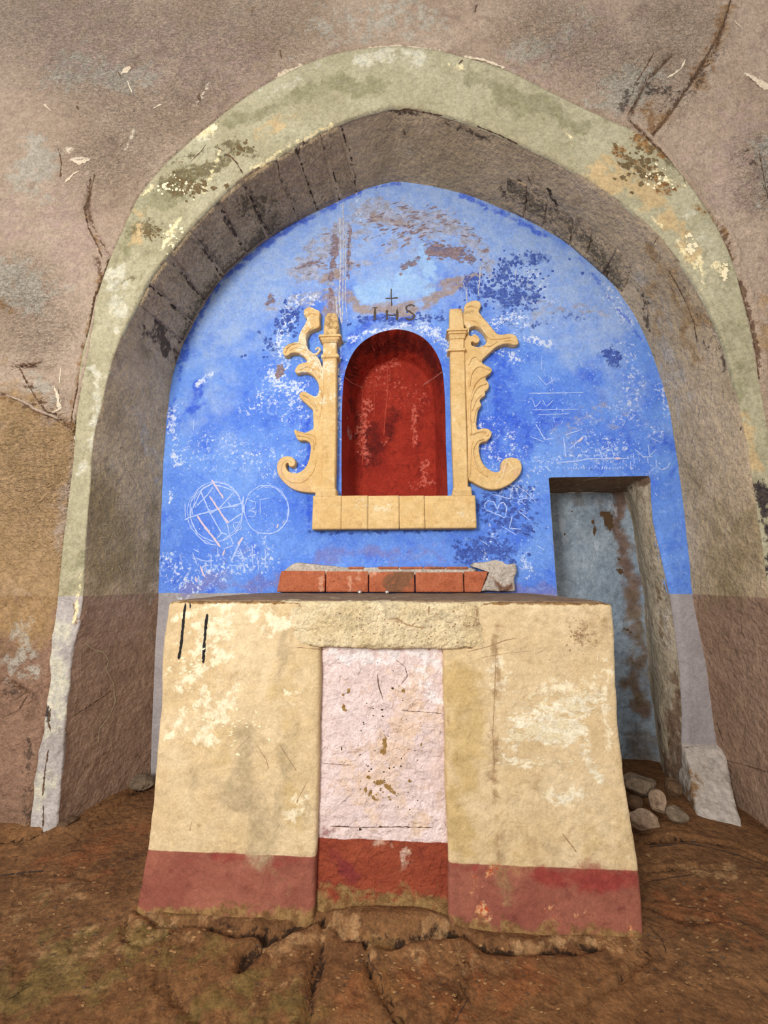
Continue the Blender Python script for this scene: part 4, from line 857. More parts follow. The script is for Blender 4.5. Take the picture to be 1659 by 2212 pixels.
for k in range(5):
    y1 = 1068; a = at(sx[k] + (.25 if k else 0), 1071, YB - .07); b = at(sx[k + 1] - (.25 if k < 4 else 0), 1069, YB - .07); c = at(850, 1142, YB - .07)
    ocm(rough_box('slab_panel', (a.x, b.x, YB - .07 - .002 * (k % 2), YB + .003, c.z, a.z), m_ochre, sur, cell=.011, amp=.0015, rad=.0018, seed=30 + k))

# ---------- brick ledge on the altar
ledge = empty('tile_ledge', 'low course of red clay tiles with crumbling mortar at the back of the altar top', 'ledge')
m_tile = plaster('terracotta_tile', [(174, 96, 64), (186, 108, 76), (156, 82, 54)], layers=[dict(m='m_lime', c=(222, 170, 140), c2=(206, 150, 120), s=24, a=1.9, o=.7), dict(m='m_dirt', c=(136, 92, 66), c2=(120, 84, 62), s=12, a=.7)], scale=10, grain=.26, bump=.5, bdist=.002, bscale=90)
m_mortar = plaster('lime_mortar', [(190, 178, 166), (208, 196, 184), (162, 146, 132)], layers=[dict(m='m_brown', c=(146, 112, 92), c2=(124, 92, 74), s=20, a=1.2)], scale=14, grain=.4, bump=1.0, bdist=.006, bscale=60)
YT = YB - .06; sT = lambda x, y: at(x, y, YT); zt0 = ZA + .012
tx = [(606, 702), (704, 795), (797, 895), (898, 1001), (1003, 1056)]
for k, (a, b) in enumerate(tx):
    top = sT(a, 1233 + (0, 1, 2, 3, 1)[k]).z
    o = rough_box('tile', (sT(a, 1250).x, sT(b, 1250).x, YT + .002 * (k % 3), YT + .045, zt0, top), m_tile, ledge, cell=.010, amp=.0016, rad=.004, seed=60 + k)
    if k == 4:
        P = arr(o.data); f = (P[:, 0] - P[:, 0].min()) / np.ptp(P[:, 0]); P[:, 0] -= np.clip(f - .3, 0, 1) * .07 * (1 - (P[:, 2] - zt0) / (top - zt0)); setarr(o.data, P)
    strokes_mask(o, 'm_lime', [([(690,1245),(688,1270)],6,.9),([(755,1240),(750,1275)],7,.8),([(775,1235),(772,1255)],8,.8),([(800,1240),(812,1235)],6,.8)], sT, M_B)
    strokes_mask(o, 'm_dirt', [([(850,1250),(885,1235),(880,1270),(850,1276)],15,1)], sT, M_B)
o = rough_box('tile', (sT(597, 1280).x, sT(605, 1280).x, YT + .004, YB, zt0, sT(600, 1237).z), m_tile, ledge, cell=.008, amp=.001, rad=.003, seed=70, label='tile set on edge, end-on at the left of the ledge')
P = arr(o.data); P[:, 0] += .02 * (P[:, 2] - zt0) / (P[:, 2].max() - zt0); setarr(o.data, P); mask(o, 'm_lime', np.zeros(len(P))); mask(o, 'm_dirt', np.zeros(len(P)))
for a, b in ((752, 786), (816, 862), (864, 914), (916, 962), (964, 1012)):   # thin tiles bedded on top
    o = rough_box('thin_tile', (sT(a, 1228).x, sT(b, 1228).x, YT + .004, YB, sT(a, 1230).z, sT(a, 1224).z), m_tile, ledge, cell=.010, amp=.001, rad=.003, seed=a)
    mask(o, 'm_lime', np.full(len(o.data.vertices), .15)); mask(o, 'm_dirt', np.full(len(o.data.vertices), .5))
def lump(name, px, Y0, depth, mat, parent, seed, amp=.006, **props):
    P = [at(x, y, Y0) for x, y in px]; P = resample(P + [P[0]], 90)[:-1]; n = len(P); c = P.mean(0)
    rings = [(1, depth), (1.0, depth * .5), (.99, .008), (.95, 0), (.8, -.004), (.6, -.006), (.4, -.006), (.2, -.006)]
    V = []
    for s_, d_ in rings:
        q = c + (P - c) * s_; q[:, 1] = Y0 + d_; V.append(q)
    V = np.concatenate(V + [[c + [0, -.006, 0]]]); F = []
    for r in range(len(rings) - 1):
        for i in range(n): F.append((r * n + i, r * n + (i + 1) % n, (r + 1) * n + (i + 1) % n, (r + 1) * n + i))
    for i in range(n): F.append(((len(rings) - 1) * n + i, (len(rings) - 1) * n + (i + 1) % n, len(V) - 1))
    V[:, 0] += amp * .5 * fbm(V, 40, 3, seed); V[:, 2] += amp * .5 * fbm(V, 44, 3, seed + 1); V[:, 1] -= amp * fbm(V, 26, 4, seed + 2)
    o = link(name, mesh(name, V, F), mat, parent, **props)
    bm = bmesh.new(); bm.from_mesh(o.data); bmesh.ops.recalc_face_normals(bm, faces=bm.faces); bm.to_mesh(o.data); bm.free()
    mask(o, 'm_brown', np.zeros(len(o.data.vertices))); return o
lump('mortar', [(612,1233),(622,1222),(640,1214),(655,1217),(668,1221),(690,1223),(740,1225),(790,1226),(816,1225),(870,1226),(960,1227),(1020,1226),(1034,1231),(1030,1240),(960,1242),(850,1243),(700,1242),(615,1240)], YT + .012, .045, m_mortar, ledge, 3, .004)
mo = lump('mortar', [(1038,1277),(1050,1255),(1058,1234),(1035,1228),(1015,1222),(1025,1215),(1045,1214),(1070,1209),(1088,1212),(1095,1219),(1115,1217),(1117,1232),(1112,1250),(1114,1268),(1113,1277)], YT + .002, .055, m_mortar, ledge, 5, .010, label='crumbling grey mortar lump at the right end')
mo.data.attributes.remove(mo.data.attributes['m_brown'])
strokes_mask(mo, 'm_brown', [([(1062,1245),(1080,1262),(1100,1262),(1075,1272)],7,1)], sT, M_B)

# two small bright studs on the altar top
m_metal = flatmat('bright_metal', (224, 222, 214), .25, 1.0)
m_ring = flatmat('dull_metal', (96, 86, 76), .5, .6)
for k, (x, y) in enumerate(((777, 1286), (836, 1284))):
    e = empty('metal_stud', ('left of the two small shiny round studs on the altar top before the red tiles', 'right of the two small shiny round studs on the altar top before the red tiles')[k], 'stud', group='shiny studs on the altar top')
    c = Vector((at(x, y, YB - .14).x, YB - .14, ZA + .004))
    def lathe(name, prof_, mat):
        V = []; F = []; n = 20
        for r, z in prof_:
            for i in range(n): V.append((c.x + r * math.cos(i * 2 * math.pi / n), c.y + r * math.sin(i * 2 * math.pi / n), c.z + z))
        for r in range(len(prof_) - 1):
            for i in range(n): F.append((r * n + i, r * n + (i + 1) % n, (r + 1) * n + (i + 1) % n, (r + 1) * n + i))
        F.append(tuple((len(prof_) - 1) * n + i for i in range(n)))
        return link(name, mesh(name, V, F), mat, e)
    lathe('washer', [(.017, -.002), (.018, .003), (.014, .006), (.011, .006)], m_ring)
    lathe('cap', [(.0125, .003), (.0135, .012), (.0125, .017), (.008, .020), (.002, .0205)], m_metal)

# ---------- loose stones
m_rock = [plaster('rubble_%s' % n, c, scale=14, grain=.4, bump=.8, bdist=.006, bscale=50) for n, c in
          (('grey', [(112, 96, 78), (130, 113, 94), (88, 74, 60)]), ('pale', [(146, 122, 100), (164, 140, 118), (120, 98, 78)]), ('brown', [(92, 70, 50), (108, 84, 62), (72, 54, 38)]))]
def rock(px, py, Z, w_, d_, h_, rot, mat, label, seed, group='rubble stones beside the altar', ang=0):
    bm = bmesh.new(); bmesh.ops.create_icosphere(bm, subdivisions=3, radius=1)
    A = np.array([v.co[:] for v in bm.verts]); rn = np.random.RandomState(seed)
    for k in range(9):                                           # flat broken facets
        n_ = rn.normal(size=3); n_ /= np.linalg.norm(n_); t = rn.uniform(.62, .88); d = A @ n_; A -= np.clip(d - t, 0, 9)[:, None] * n_
    A *= (1 + .06 * fbm(A, 2.5, 3, seed))[:, None]; A *= np.array([w_, d_, h_]) / 2
    for v, q in zip(bm.verts, A): v.co = q
    me = bpy.data.meshes.new('rubble_stone'); bm.to_mesh(me); bm.free()
    o = link('rubble_stone', me, mat, smooth=False); c = atz(px, py, Z)
    me.transform(Matrix.Rotation(math.radians(ang), 4, 'Y') @ Matrix.Rotation(0, 4, 'X')); me.transform(Matrix.Rotation(math.radians(rot), 4, 'Z'))
    B = arr(me); o.location = (c.x, c.y, Z - B[:, 2].min() - h_ * .5)
    o['label'] = label; o['category'] = 'stone'
    if group: o['group'] = group
    return o
rock(1380, 1693, .13, .20, .13, .11, 10, m_rock[0], 'largest grey angular stone at the back of the rubble beside the altar', 1)
rock(1421, 1727, .10, .085, .08, .115, 0, m_rock[1], 'egg shaped pale upright stone in the middle of the rubble', 2)
rock(1386, 1770, .07, .15, .10, .09, -20, m_rock[1], 'pinkish pale wedge stone touching the altar, nearest of the rubble', 3)
rock(1460, 1758, .06, .12, .09, .065, 12, m_rock[0], 'blocky tan stone at the right end of the rubble', 4)
rock(1372, 1733, .10, .10, .07, .07, 40, m_rock[2], 'dark brown stone between the altar side and the egg shaped pale stone', 5)
rock(1452, 1700, .10, .09, .09, .08, -15, m_rock[2], 'dark brown stone leaning by the worn foot of the doorway jamb', 6)
rock(308, 1686, .045, .15, .11, .08, -8, m_rock[0], 'low grey brown stone in the left corner behind the altar', 9, None)
rock(148, 1776, .02, .10, .07, .04, 25, m_rock[2], 'thin brown chip at the foot of the left whitewashed pilaster', 11, None)

# ================================================================== WRITING AND SCRATCHES
tB = bvh(wall_back); tRv = bvh(rev); tS = join_objs([lsc, rsc]); tBand = bvh(band)
m_scr = flatmat('scratch_in_blue', (186, 204, 246), .9, col2=(150, 180, 244), sc=60)
m_scrp = flatmat('scratch_to_pink_plaster', (214, 196, 214), .9)
m_scrr = flatmat('scratch_in_brown', (188, 172, 144), .9, col2=(160, 142, 114), sc=60)
m_ink = flatmat('dark_letter_paint', (92, 78, 66), .9, col2=(74, 66, 62), sc=60)
G = lambda x, y: (340 + x / 4.608, 900 + y / 4.608)
def g(l, w_=1.6): return ([G(*q) for q in l], w_)
C1 = [(arc(468, 1105, 57, 64, 0, 360, 40, 1.2), 1.5), (arc(470, 1103, 53, 60, 170, 420, 36, 1.5), 1.3), (arc(466, 1108, 60, 66, 100, 300, 30, 2), 1.2)]
C2 = [(arc(576, 1101, 48, 53, 0, 360, 40, 1.2), 1.4), (arc(578, 1103, 45, 51, 240, 470, 36, 1.5), 1.3), (arc(574, 1104, 50, 52, 300, 420, 20, 1), 1.2)]
blue_lines = C1 + C2 + [
    g([(270,1030),(330,1000),(570,930),(850,860)],2.2), g([(360,910),(440,730),(560,660)],2), g([(390,890),(500,780),(560,700)],2), g([(430,740),(520,950),(640,1160),(700,1170)],2),
    g([(640,1240),(720,1180)],2), g([(770,745),(640,890),(520,970)],2), g([(850,960),(710,1050)],2.4), g([(600,900),(700,1080),(720,1180),(760,1270)],1.8), g([(700,850),(740,900),(820,880)],1.6),
    g([(560,680),(660,700),(770,745)],1.8), g([(590,1220),(650,1150)],1.6), g([(275,870),(280,1010)],1.6), g([(650,1320),(760,1280)],1.5), g([(730,1450),(800,1300),(850,1200)],3), g([(820,1310),(870,1440)],2), g([(765,1390),(840,1380)],1.6), g([(710,1480),(820,1490)],1.5),
    g([(940,1270),(950,1390),(955,1530)],1.5), g([(990,1380),(1010,1540)],1.5), g([(1075,1310),(1080,1480)],1.5), g([(850,1480),(885,1540)],1.5), g([(740,1490),(745,1540)],1.5), g([(385,1410),(480,1440),(560,1435)],1.8), g([(535,1370),(535,1550)],1.5), g([(360,1320),(420,1350)],1.5),
    g([(440,1490),(455,1530),(480,1500),(500,1540)],1.3), g([(560,1500),(580,1480),(620,1545)],1.3), g([(350,1350),(400,1480)],1.2), g([(600,1300),(605,1370)],1.5), g([(760,1050),(830,1060),(840,1110),(790,1140),(760,1100),(760,1050)],1.2),
    g([(910,830),(980,850),(970,910),(920,930),(985,960),(960,1000),(905,990)],1.2), g([(1025,830),(1025,980)],1.3), g([(1010,830),(1120,810)],1.3), g([(900,940),(990,940)],1), g([(365,30),(360,150)],1.4), g([(690,150),(685,320)],1), g([(640,260),(600,300)],1.4), g([(840,290),(880,250),(900,270)],1),
    g([(640,550),(720,520)],1.3), g([(860,460),(850,530),(880,560)],1.2), g([(1160,330),(1180,420)],1), g([(340,900),(330,1010),(400,1180),(480,1260),(590,1280)],1.6), g([(860,790),(850,860),(860,960)],3)]
H = lambda x, y: (1020 + x / 3.456, 900 + y / 3.456)
def hh(l, w_=1.5): return ([H(*q) for q in l], w_)
blue_lines += [hh([(100,695),(245,755),(258,680),(235,640),(200,650),(188,695),(165,640),(120,628),(95,650),(95,690)],1.7), hh([(215,510),(290,545),(283,615),(150,580)],1.6), hh([(300,740),(290,780),(275,835),(370,840)],1.5),
    hh([(345,705),(430,775)],1.5), hh([(215,815),(330,885)],1.4), hh([(680,150),(700,300)],2), hh([(690,140),(820,95)],1.5), hh([(720,250),(835,140)],1.5), hh([(475,55),(540,170),(610,165)],1.5), hh([(430,150),(540,190)],1.2),
    hh([(630,345),(800,330),(860,315),(1160,312)],2), hh([(945,240),(975,320)],1.8), hh([(1060,200),(1085,255)],1.8), hh([(960,250),(1020,230)],1.2), hh([(1180,330),(1185,400)],1.4), hh([(1200,270),(1210,350)],1.4),
    hh([(1270,300),(1345,300)],1.5), hh([(1310,300),(1312,350)],1.5), hh([(1370,320),(1375,370),(1410,400),(1460,380),(1475,340)],1.6), hh([(1240,300),(1250,340)],1.3), hh([(480,960),(540,1000)],1.5), hh([(490,1010),(530,1030)],1.2), hh([(370,1060),(440,1100),(400,1130)],1.6), hh([(350,1120),(380,1150)],1.8), hh([(400,1080),(380,1140),(430,1130)],1.5),
    hh([(330,520),(400,560),(480,640)],1.1), hh([(60,920),(120,960)],1), hh([(870,0),(920,20)],1), hh([(400,660),(340,620),(460,600)],1.1), hh([(1010,180),(1020,240)],1.2), hh([(1330,160),(1400,190)],1.2), hh([(660,60),(680,30)],1),
    ([(1142,850),(1260,848)],1.4), ([(1150,886),(1250,884)],1.2), ([(1160,896),(1230,894)],1.1), ([(1150,862),(1156,880),(1168,866)],1.3), ([(1172,864),(1180,878),(1196,864)],1.2), ([(1160,810),(1180,832),(1196,820)],1.2), ([(1190,812),(1194,830)],1), ([(1170,770),(1170,800)],1),
    ([(1320,965),(1326,985),(1340,975)],1.3), ([(1290,968),(1310,990)],1.3), ([(1370,970),(1392,990)],1.2), ([(1400,960),(1402,985),(1418,970)],1.2)]
# the row of small scratched letters over the door
for k in range(22):
    x = 1226 + k * 5.6; r_ = random.Random(k); blue_lines.append(([(x, 1016 - r_.uniform(4, 9)), (x + r_.uniform(-1, 2), 1016 - r_.uniform(0, 2)), (x + 3, 1010 - r_.uniform(0, 4))], 1.4))
blue_lines = [(p_, w2 * 1.3) for p_, w2 in blue_lines]
marks('scratched_graffiti', blue_lines, tB, m_scr, wall_back, lift=.0016, step=4, label='pale scratched circles, letters and lines on the blue paint')
marks('scratched_graffiti', [g([(540,630),(600,720),(660,820)],3.4), g([(520,790),(580,880),(660,1000),(710,1060)],3.2), g([(400,990),(460,1080),(540,1180),(600,1260),(630,1300)],4), g([(855,1200),(800,1270)],4), g([(670,1320),(650,1390)],4), g([(425,1480),(460,1570),(480,1600)],3), g([(380,1590),(385,1640),(410,1640)],3), g([(560,840),(600,920)],3), g([(1190,1110),(1205,1070)],4), g([(1245,1060),(1265,1040)],4), hh([(790,190),(830,155)],4), hh([(690,290),(705,300)],4), hh([(1060,312),(1110,312)],4)], tB, m_scrp, wall_back, lift=.0022, step=4, label='broad scratches down to pinkish plaster')
K = lambda x, y: (1100 + x / 2.572, 980 + y / 2.572)
def kk(l, w_=2.0): return ([K(*q) for q in l], w_)
rv = [kk([(985,105),(1015,165),(1020,90)]), kk([(1040,70),(1050,140),(1080,125)]), kk([(1042,100),(1065,92)]), kk([(1090,55),(1075,75),(1105,100),(1090,125)]), kk([(1110,35),(1140,30)]), kk([(1125,32),(1130,90)]),
      kk([(1170,120),(1180,185),(1220,180)]), kk([(1240,135),(1250,165)]), kk([(1020,385),(1000,340),(1020,350),(1015,370),(1040,405)],1.6), kk([(1045,320),(1065,345),(1040,350),(1050,320)],1.6), kk([(1060,330),(1075,290),(1090,330)],1.6), kk([(1100,260),(1110,300)],1.8), kk([(1130,220),(1135,280)],1.8),
      kk([(1065,430),(1110,495),(1080,430)],1.8), kk([(1085,400),(1110,470)],1.6), kk([(1120,390),(1115,440),(1150,450),(1165,410),(1140,380),(1120,390)],1.8)]
rv = [(p, w_ * .8) for p, w_ in rv]
Lq = lambda x, y: (x / 2.011, 740 + y / 2.011)
def ll(l, w_=1.5): return ([Lq(*q) for q in l], w_)
rv += [ll([(420,828),(440,825)]), ll([(470,790),(445,790),(445,815),(475,825),(470,845),(435,850)]), ll([(480,850),(490,825),(505,850),(515,820),(530,850)]), ll([(440,955),(470,955)]), ll([(458,955),(455,1005)]), ll([(505,1010),(515,965),(530,1010)]), ll([(535,1010),(540,965),(555,1000),(560,965),(570,1005)],1.3), ll([(585,965),(585,1005),(610,1000)]), ll([(585,985),(605,983)],1.2), ll([(580,965),(605,962)],1.2),
       ll([(620,990),(650,970)],1.2), ll([(560,1050),(535,1060),(555,1085)]), ll([(590,1045),(570,1060),(580,1085),(600,1070),(590,1045)],1.2), ll([(500,470),(515,500),(530,450),(550,480)],1.3), ll([(560,430),(575,470),(600,440),(610,470)],1.2), ll([(540,500),(530,550),(575,560),(590,520),(560,495)],1.2), ll([(560,560),(580,600)],1.2), ll([(655,740),(690,745)],1.2), ll([(475,890),(480,920)],1.2), ll([(495,885),(500,915)],1.2), ll([(640,720),(670,735)],1.2), ll([(530,770),(545,820)],2.2), ll([(575,780),(590,820)],2), ll([(365,1305),(410,1335),(450,1345),(470,1380),(460,1420),(490,1480),(500,1560),(470,1630),(430,1680),(425,1740)],2.0)]
rv += [([(1480,910),(1500,980)],1.4), ([(1510,920),(1490,960)],1.2), ([(1395,500),(1405,560),(1420,570),(1425,545)],1.4)]
marks('scratched_graffiti', rv, tRv, m_scrr, rev, lift=.0018, step=4, label='pale scratched letters and lines on the brown reveal')
marks('scratched_graffiti', [([(1082,990),(1100,1000),(1108,1015)],1.3), ([(1095,990),(1085,1030),(1070,1045)],1.3), ([(1075,1000),(1080,1025)],1.1), ([(1112,1010),(1090,1030)],1.1)], tS, flatmat('scratch_in_ochre', (240, 224, 180)), rsc, lift=.0015, step=3)
# painted monogram I H S under a small cross
ink = [([(845,624),(846,662)],2), ([(832,645),(860,644)],2.4), ([(810,664),(810,690)],4), ([(804,665),(816,665)],2), ([(804,690),(816,690)],2), ([(836,670),(836,692)],4), ([(858,668),(858,692)],4), ([(836,681),(858,681)],2.4),
       ([(896,662),(888,658),(878,662),(878,670),(888,675),(896,682),(892,690),(882,691),(876,687)],3.4)]
marks('painted_letters', ink, tB, m_ink, wall_back, lift=.0018, step=3, jit=.35, label='faded dark letters IHS with a small cross above')
m_drip = flatmat('lime_drip', (196, 200, 214), .9, col2=(170, 170, 184), sc=50)
marks('lime_drip', [([(734,470),(736,560),(733,650),(738,700)],3), ([(741,440),(742,540),(740,690)],1.8), ([(747,500),(746,640),(750,690)],1.6), ([(726,640),(728,680)],2.5), ([(1038,575),(1036,600),(1033,640)],1.8), ([(1000,610),(1010,640)],1.6), ([(1115,580),(1113,600)],1.5), ([(1008,620),(1008,655)],1.6)], tB, m_drip, wall_back, lift=.0016, step=4, jit=.5, label='whitish runs of lime down the blue wall')
m_drr = flatmat('red_drip', (178, 70, 52), .8)
marks('paint_run', [([(783,842),(782,900),(784,960),(783,1005)],1.6), ([(836,780),(838,840),(832,900),(829,940)],1.8), ([(809,820),(808,900)],1.2), ([(893,900),(893,970)],2.5)], tN, m_drr, niche, lift=.002, step=4, jit=.5)
m_spr = flatmat('springing_line', (166, 92, 82), .8)
fl = []
for a in range(100, 176, 5):
    r_ = random.Random(a); c_, s_ = math.cos(math.radians(a)), math.sin(math.radians(a)); q0, q1 = r_.uniform(.70, .78), r_.uniform(.84, .97)
    fl.append(([(850 + 108 * q0 * c_, 838 - 122 * q0 * s_), (850 + 108 * q1 * c_, 838 - 122 * q1 * s_)], r_.uniform(1.2, 2.6)))
marks('paint_run', fl, tN, flatmat('faded_red', (142, 50, 38), .9), niche, lift=.002, step=4, jit=.6)
marks('springing_line', [([(742,813),(755,824),(770,832),(784,838)],2.6)], tN, m_spr, niche, lift=.002, step=3)
marks('springing_line', [([(958,802),(944,812),(930,822),(914,832)],3)], tN, m_spr, niche, lift=.002, step=3)

# ================================================================== SMALL SHARP DETAIL
def blots(name, spots, tree, mat, parent, lift=.0014, **props):
    """small irregular stains and pits lying on a surface; spots: (x, y, rx, ry, tilt) in photograph pixels"""
    V = []; F = []; C = Vector((0, 0, CAMH)); rnd = random.Random(11)
    for sp in spots:
        x, y, rx, ry = sp[:4]; tl = math.radians(sp[4]) if len(sp) > 4 else 0
        n = max(7, min(30, int((rx + ry) * 1.6))); ph = [rnd.uniform(.62, 1.25) for _ in range(n)]; ring = []
        c, nr, i_, ds = tree.ray_cast(C, ray(x, y))
        if c is None: continue
        for k in range(n):
            a = 2 * math.pi * k / n; u, v = rx * ph[k] * math.cos(a), ry * ph[k] * math.sin(a)
            l, n2, i2, d2 = tree.ray_cast(C, ray(x + u * math.cos(tl) - v * math.sin(tl), y + u * math.sin(tl) + v * math.cos(tl)))
            if l is None or abs(d2 - ds) > .06: ring = None; break
            if n2.dot(C - l) < 0: n2 = -n2
            ring.append(l + n2 * lift)
        if not ring: continue
        if nr.dot(C - c) < 0: nr = -nr
        b = len(V); V += ring + [c + nr * lift * 1.2]; F += [(b + k, b + (k + 1) % n, b + n) for k in range(n)]
    return link(name, mesh(name, V, F), mat, parent, **props)
def scatter(x0, y0, x1, y1, n, r0, r1, seed, elong=1.0, tilt=0):
    rn = random.Random(seed); return [(rn.gauss((x0 + x1) / 2, (x1 - x0) / 4), rn.gauss((y0 + y1) / 2, (y1 - y0) / 4), (r := rn.uniform(r0, r1)) * elong, r * rn.uniform(.6, 1.2), tilt + rn.uniform(-25, 25)) for _ in range(n)]
k_och = flatmat('stain_ochre', (132, 100, 52), .9, col2=(158, 126, 76), sc=90)
k_brn = flatmat('stain_brown', (142, 112, 82), .9, col2=(168, 138, 104), sc=90)
k_blk = flatmat('pit_dark', (58, 44, 36), .95)
k_crk = flatmat('crack_dark', (110, 86, 66), .95, col2=(76, 56, 42), sc=60)
k_lgt = flatmat('chip_and_highlight', (226, 212, 190), .9, col2=(204, 188, 164), sc=80)
k_umb = flatmat('stain_umber', (122, 104, 112), .9, col2=(150, 134, 142), sc=60)
k_nav = flatmat('mould_navy', (60, 80, 156), .9, col2=(80, 108, 190), sc=50)
k_crm = flatmat('chip_cream', (240, 226, 190), .9)
tW = bvh(wall_front); tC = bvh(cp); tF = bvh(floor); tR2 = bvh(rb); tL = bvh(li)
# pink panel
blots('stain', [(831, 1606, 5, 12), (828, 1622, 6, 8), (833, 1596, 3, 5), (820, 1690, 12, 6, -10), (838, 1700, 10, 6, 35), (850, 1711, 6, 3, 30), (800, 1712, 4, 8, 20), (806, 1722, 4, 4), (790, 1706, 3, 6), (812, 1727, 5, 2), (796, 1678, 5, 4), (742, 1528, 4, 7), (747, 1534, 3, 3), (753, 1491, 4, 5), (741, 1500, 3, 3), (871, 1492, 4, 5), (884, 1686, 3, 4), (910, 1608, 2, 4)] + scatter(790, 1690, 860, 1730, 16, 1, 2.5, 3), tC, k_och, cp, kind='stuff')
blots('pit', [(825, 1533, 3, 2), (826, 1547, 2, 2), (848, 1486, 3, 2.5), (795, 1655, 2, 2), (802, 1661, 2, 2), (791, 1652, 1.5, 1.5), (841, 1659, 2, 2), (851, 1657, 2, 1.5), (866, 1655, 2, 2), (822, 1785, 4, 1.5), (882, 1787, 3, 1.5), (778, 1791, 3, 3), (829, 1667, 2, 2), (738, 1617, 1.6, 4)] + scatter(700, 1420, 950, 1780, 90, .6, 1.6, 5), tC, k_blk, cp, kind='stuff')
marks('crack', [([(815, 1455), (818, 1480), (827, 1512)], 3), ([(868, 1535), (905, 1537), (955, 1541)], 1.6), ([(712, 1784), (780, 1787), (860, 1786), (935, 1787)], 1.8), ([(695, 1648), (740, 1652), (765, 1652)], 1.2), ([(855, 1425), (875, 1440), (880, 1462), (868, 1476)], 1.4)], tC, k_crk, cp, jit=.6, kind='stuff')
# piers and lintel
blots('stain', scatter(1225, 1345, 1285, 1405, 70, .8, 2.2, 8) + scatter(1230, 1355, 1262, 1385, 30, .8, 2.4, 9), tA, k_brn, rp, kind='stuff')
blots('chip', scatter(1100, 1480, 1290, 1530, 60, 1, 3, 10, 1.8) + scatter(1160, 1700, 1260, 1725, 18, 1, 3, 11, 1.6) + scatter(1100, 1630, 1290, 1660, 22, 1, 3, 12, 2.5, 8) + [(1120, 1592, 22, 9, 2), (1152, 1578, 18, 12), (1195, 1590, 26, 10, 4), (1215, 1565, 14, 10), (1240, 1530, 18, 8), (1335 - 45, 1420, 2, 10)], tA, flatmat('chip_ash', (226, 214, 182), .9, col2=(208, 192, 156), sc=120), rp, kind='stuff')
blots('chip', scatter(400, 1480, 600, 1600, 60, .8, 2.4, 14, 2.0) + scatter(360, 1400, 460, 1470, 30, 1, 3, 15, 1.6), tA, k_crm, lp, kind='stuff')
marks('crack', [([(1010, 1408), (1060, 1395), (1085, 1385), (1115, 1378)], 1.8), ([(1040, 1420), (1100, 1410), (1150, 1406)], 1.3), ([(1072, 1385), (1070, 1440), (1068, 1500)], 1.6), ([(1068, 1500), (1064, 1590), (1068, 1660)], 1.2), ([(1180, 1400), (1155, 1415)], 1), ([(1215, 1800), (1245, 1840)], 2.2)], tA, k_brn, rp, jit=.6, kind='stuff')
marks('crack', [([(556, 1612), (575, 1640), (580, 1660)], 1.2), ([(605, 1610), (640, 1665)], 1.2), ([(640, 1735), (662, 1690)], 1.4), ([(510, 1620), (540, 1590)], 1.1), ([(410, 1795), (414, 1775)], 1.4), ([(640, 1398), (700, 1403)], 2.2)], tA, k_brn, lp, jit=.6, kind='stuff')
blots('pit', scatter(700, 1310, 1080, 1395, 120, .7, 2.2, 21) + [(1010, 1352, 5, 3), (1062, 1345, 5, 4), (1002, 1350, 3, 2), (1030, 1322, 3, 8), (926, 1318, 2, 10), (761, 1375, 2, 2), (735, 1325, 2, 2), (930, 1375, 2, 2)], tL, k_brn, li, kind='stuff')
marks('crack', [([(862, 1339), (880, 1350), (905, 1355), (920, 1356)], 4), ([(835, 1338), (862, 1336)], 2), ([(640, 1398), (700, 1399), (760, 1400), (800, 1403), (880, 1401), (960, 1402), (1060, 1401)], 1.6)], tL, k_brn, li, jit=.6, kind='stuff')
# blue wall
blots('stain', [(726, 520, 7, 14), (724, 545, 8, 12), (719, 570, 6, 12), (716, 598, 5, 12), (715, 632, 6, 14), (714, 660, 5, 10), (757, 500, 3, 9), (754, 520, 3, 5), (754, 546, 4, 8), (752, 566, 3, 5), (754, 600, 2, 4), (583, 640, 4, 8, 20), (576, 656, 4, 4), (590, 652, 5, 3), (606, 800, 9, 12), (600, 812, 6, 8), (930, 545, 14, 6, 5), (955, 549, 16, 7, 5), (985, 540, 18, 7, -8), (1010, 558, 14, 5), (874, 580, 8, 3, -20), (893, 572, 8, 3, -20), (865, 592, 4, 3), (945, 530, 14, 4, 3), (978, 554, 9, 5), (650, 578, 12, 2, -15), (680, 568, 14, 2, -14)] + scatter(920, 530, 1030, 565, 40, 1, 3.5, 31, 2.2) + scatter(640, 555, 760, 590, 30, .8, 2, 32, 3.5, -14) + scatter(760, 450, 1000, 530, 110, .8, 2.2, 33, 4.0, -12), tB, k_umb, wall_back, kind='stuff')
blots('mould', [(1320, 765, 18, 15), (1332, 772, 12, 10)] + scatter(1040, 560, 1170, 665, 260, .8, 4, 41) + scatter(1000, 590, 1060, 660, 60, 1.4, 5, 42) + scatter(600, 660, 650, 730, 50, 1.5, 6, 43) + scatter(560, 710, 600, 780, 18, 1, 4, 44) + scatter(760, 680, 960, 700, 60, 1, 4, 45, 1.6) + scatter(995, 1162, 1112, 1208, 200, .8, 4.5, 46) + scatter(1040, 1050, 1160, 1150, 150, .8, 4, 47, 1.6) + [(530, 768, 4, 3), (522, 770, 3, 3), (1258, 590, 4, 4), (1230, 560, 3, 3), (349, 1210, 3, 4), (455, 1000, 1, 1)], tB, k_nav, wall_back, lift=.001, kind='stuff')
blots('chip', scatter(370, 900, 640, 1260, 240, .6, 1.8, 51, 1.2, 60) + scatter(1060, 700, 1470, 1250, 420, .6, 1.9, 52, 1.2, 60) + scatter(600, 650, 760, 900, 120, .8, 2.6, 53) + scatter(1180, 560, 1440, 900, 120, .6, 1.6, 54) + scatter(900, 680, 1160, 780, 110, .8, 2.6, 55, 1.3) + scatter(380, 1230, 1190, 1275, 120, .5, 1.4, 56), tB, m_scr, wall_back, lift=.0012, kind='stuff')
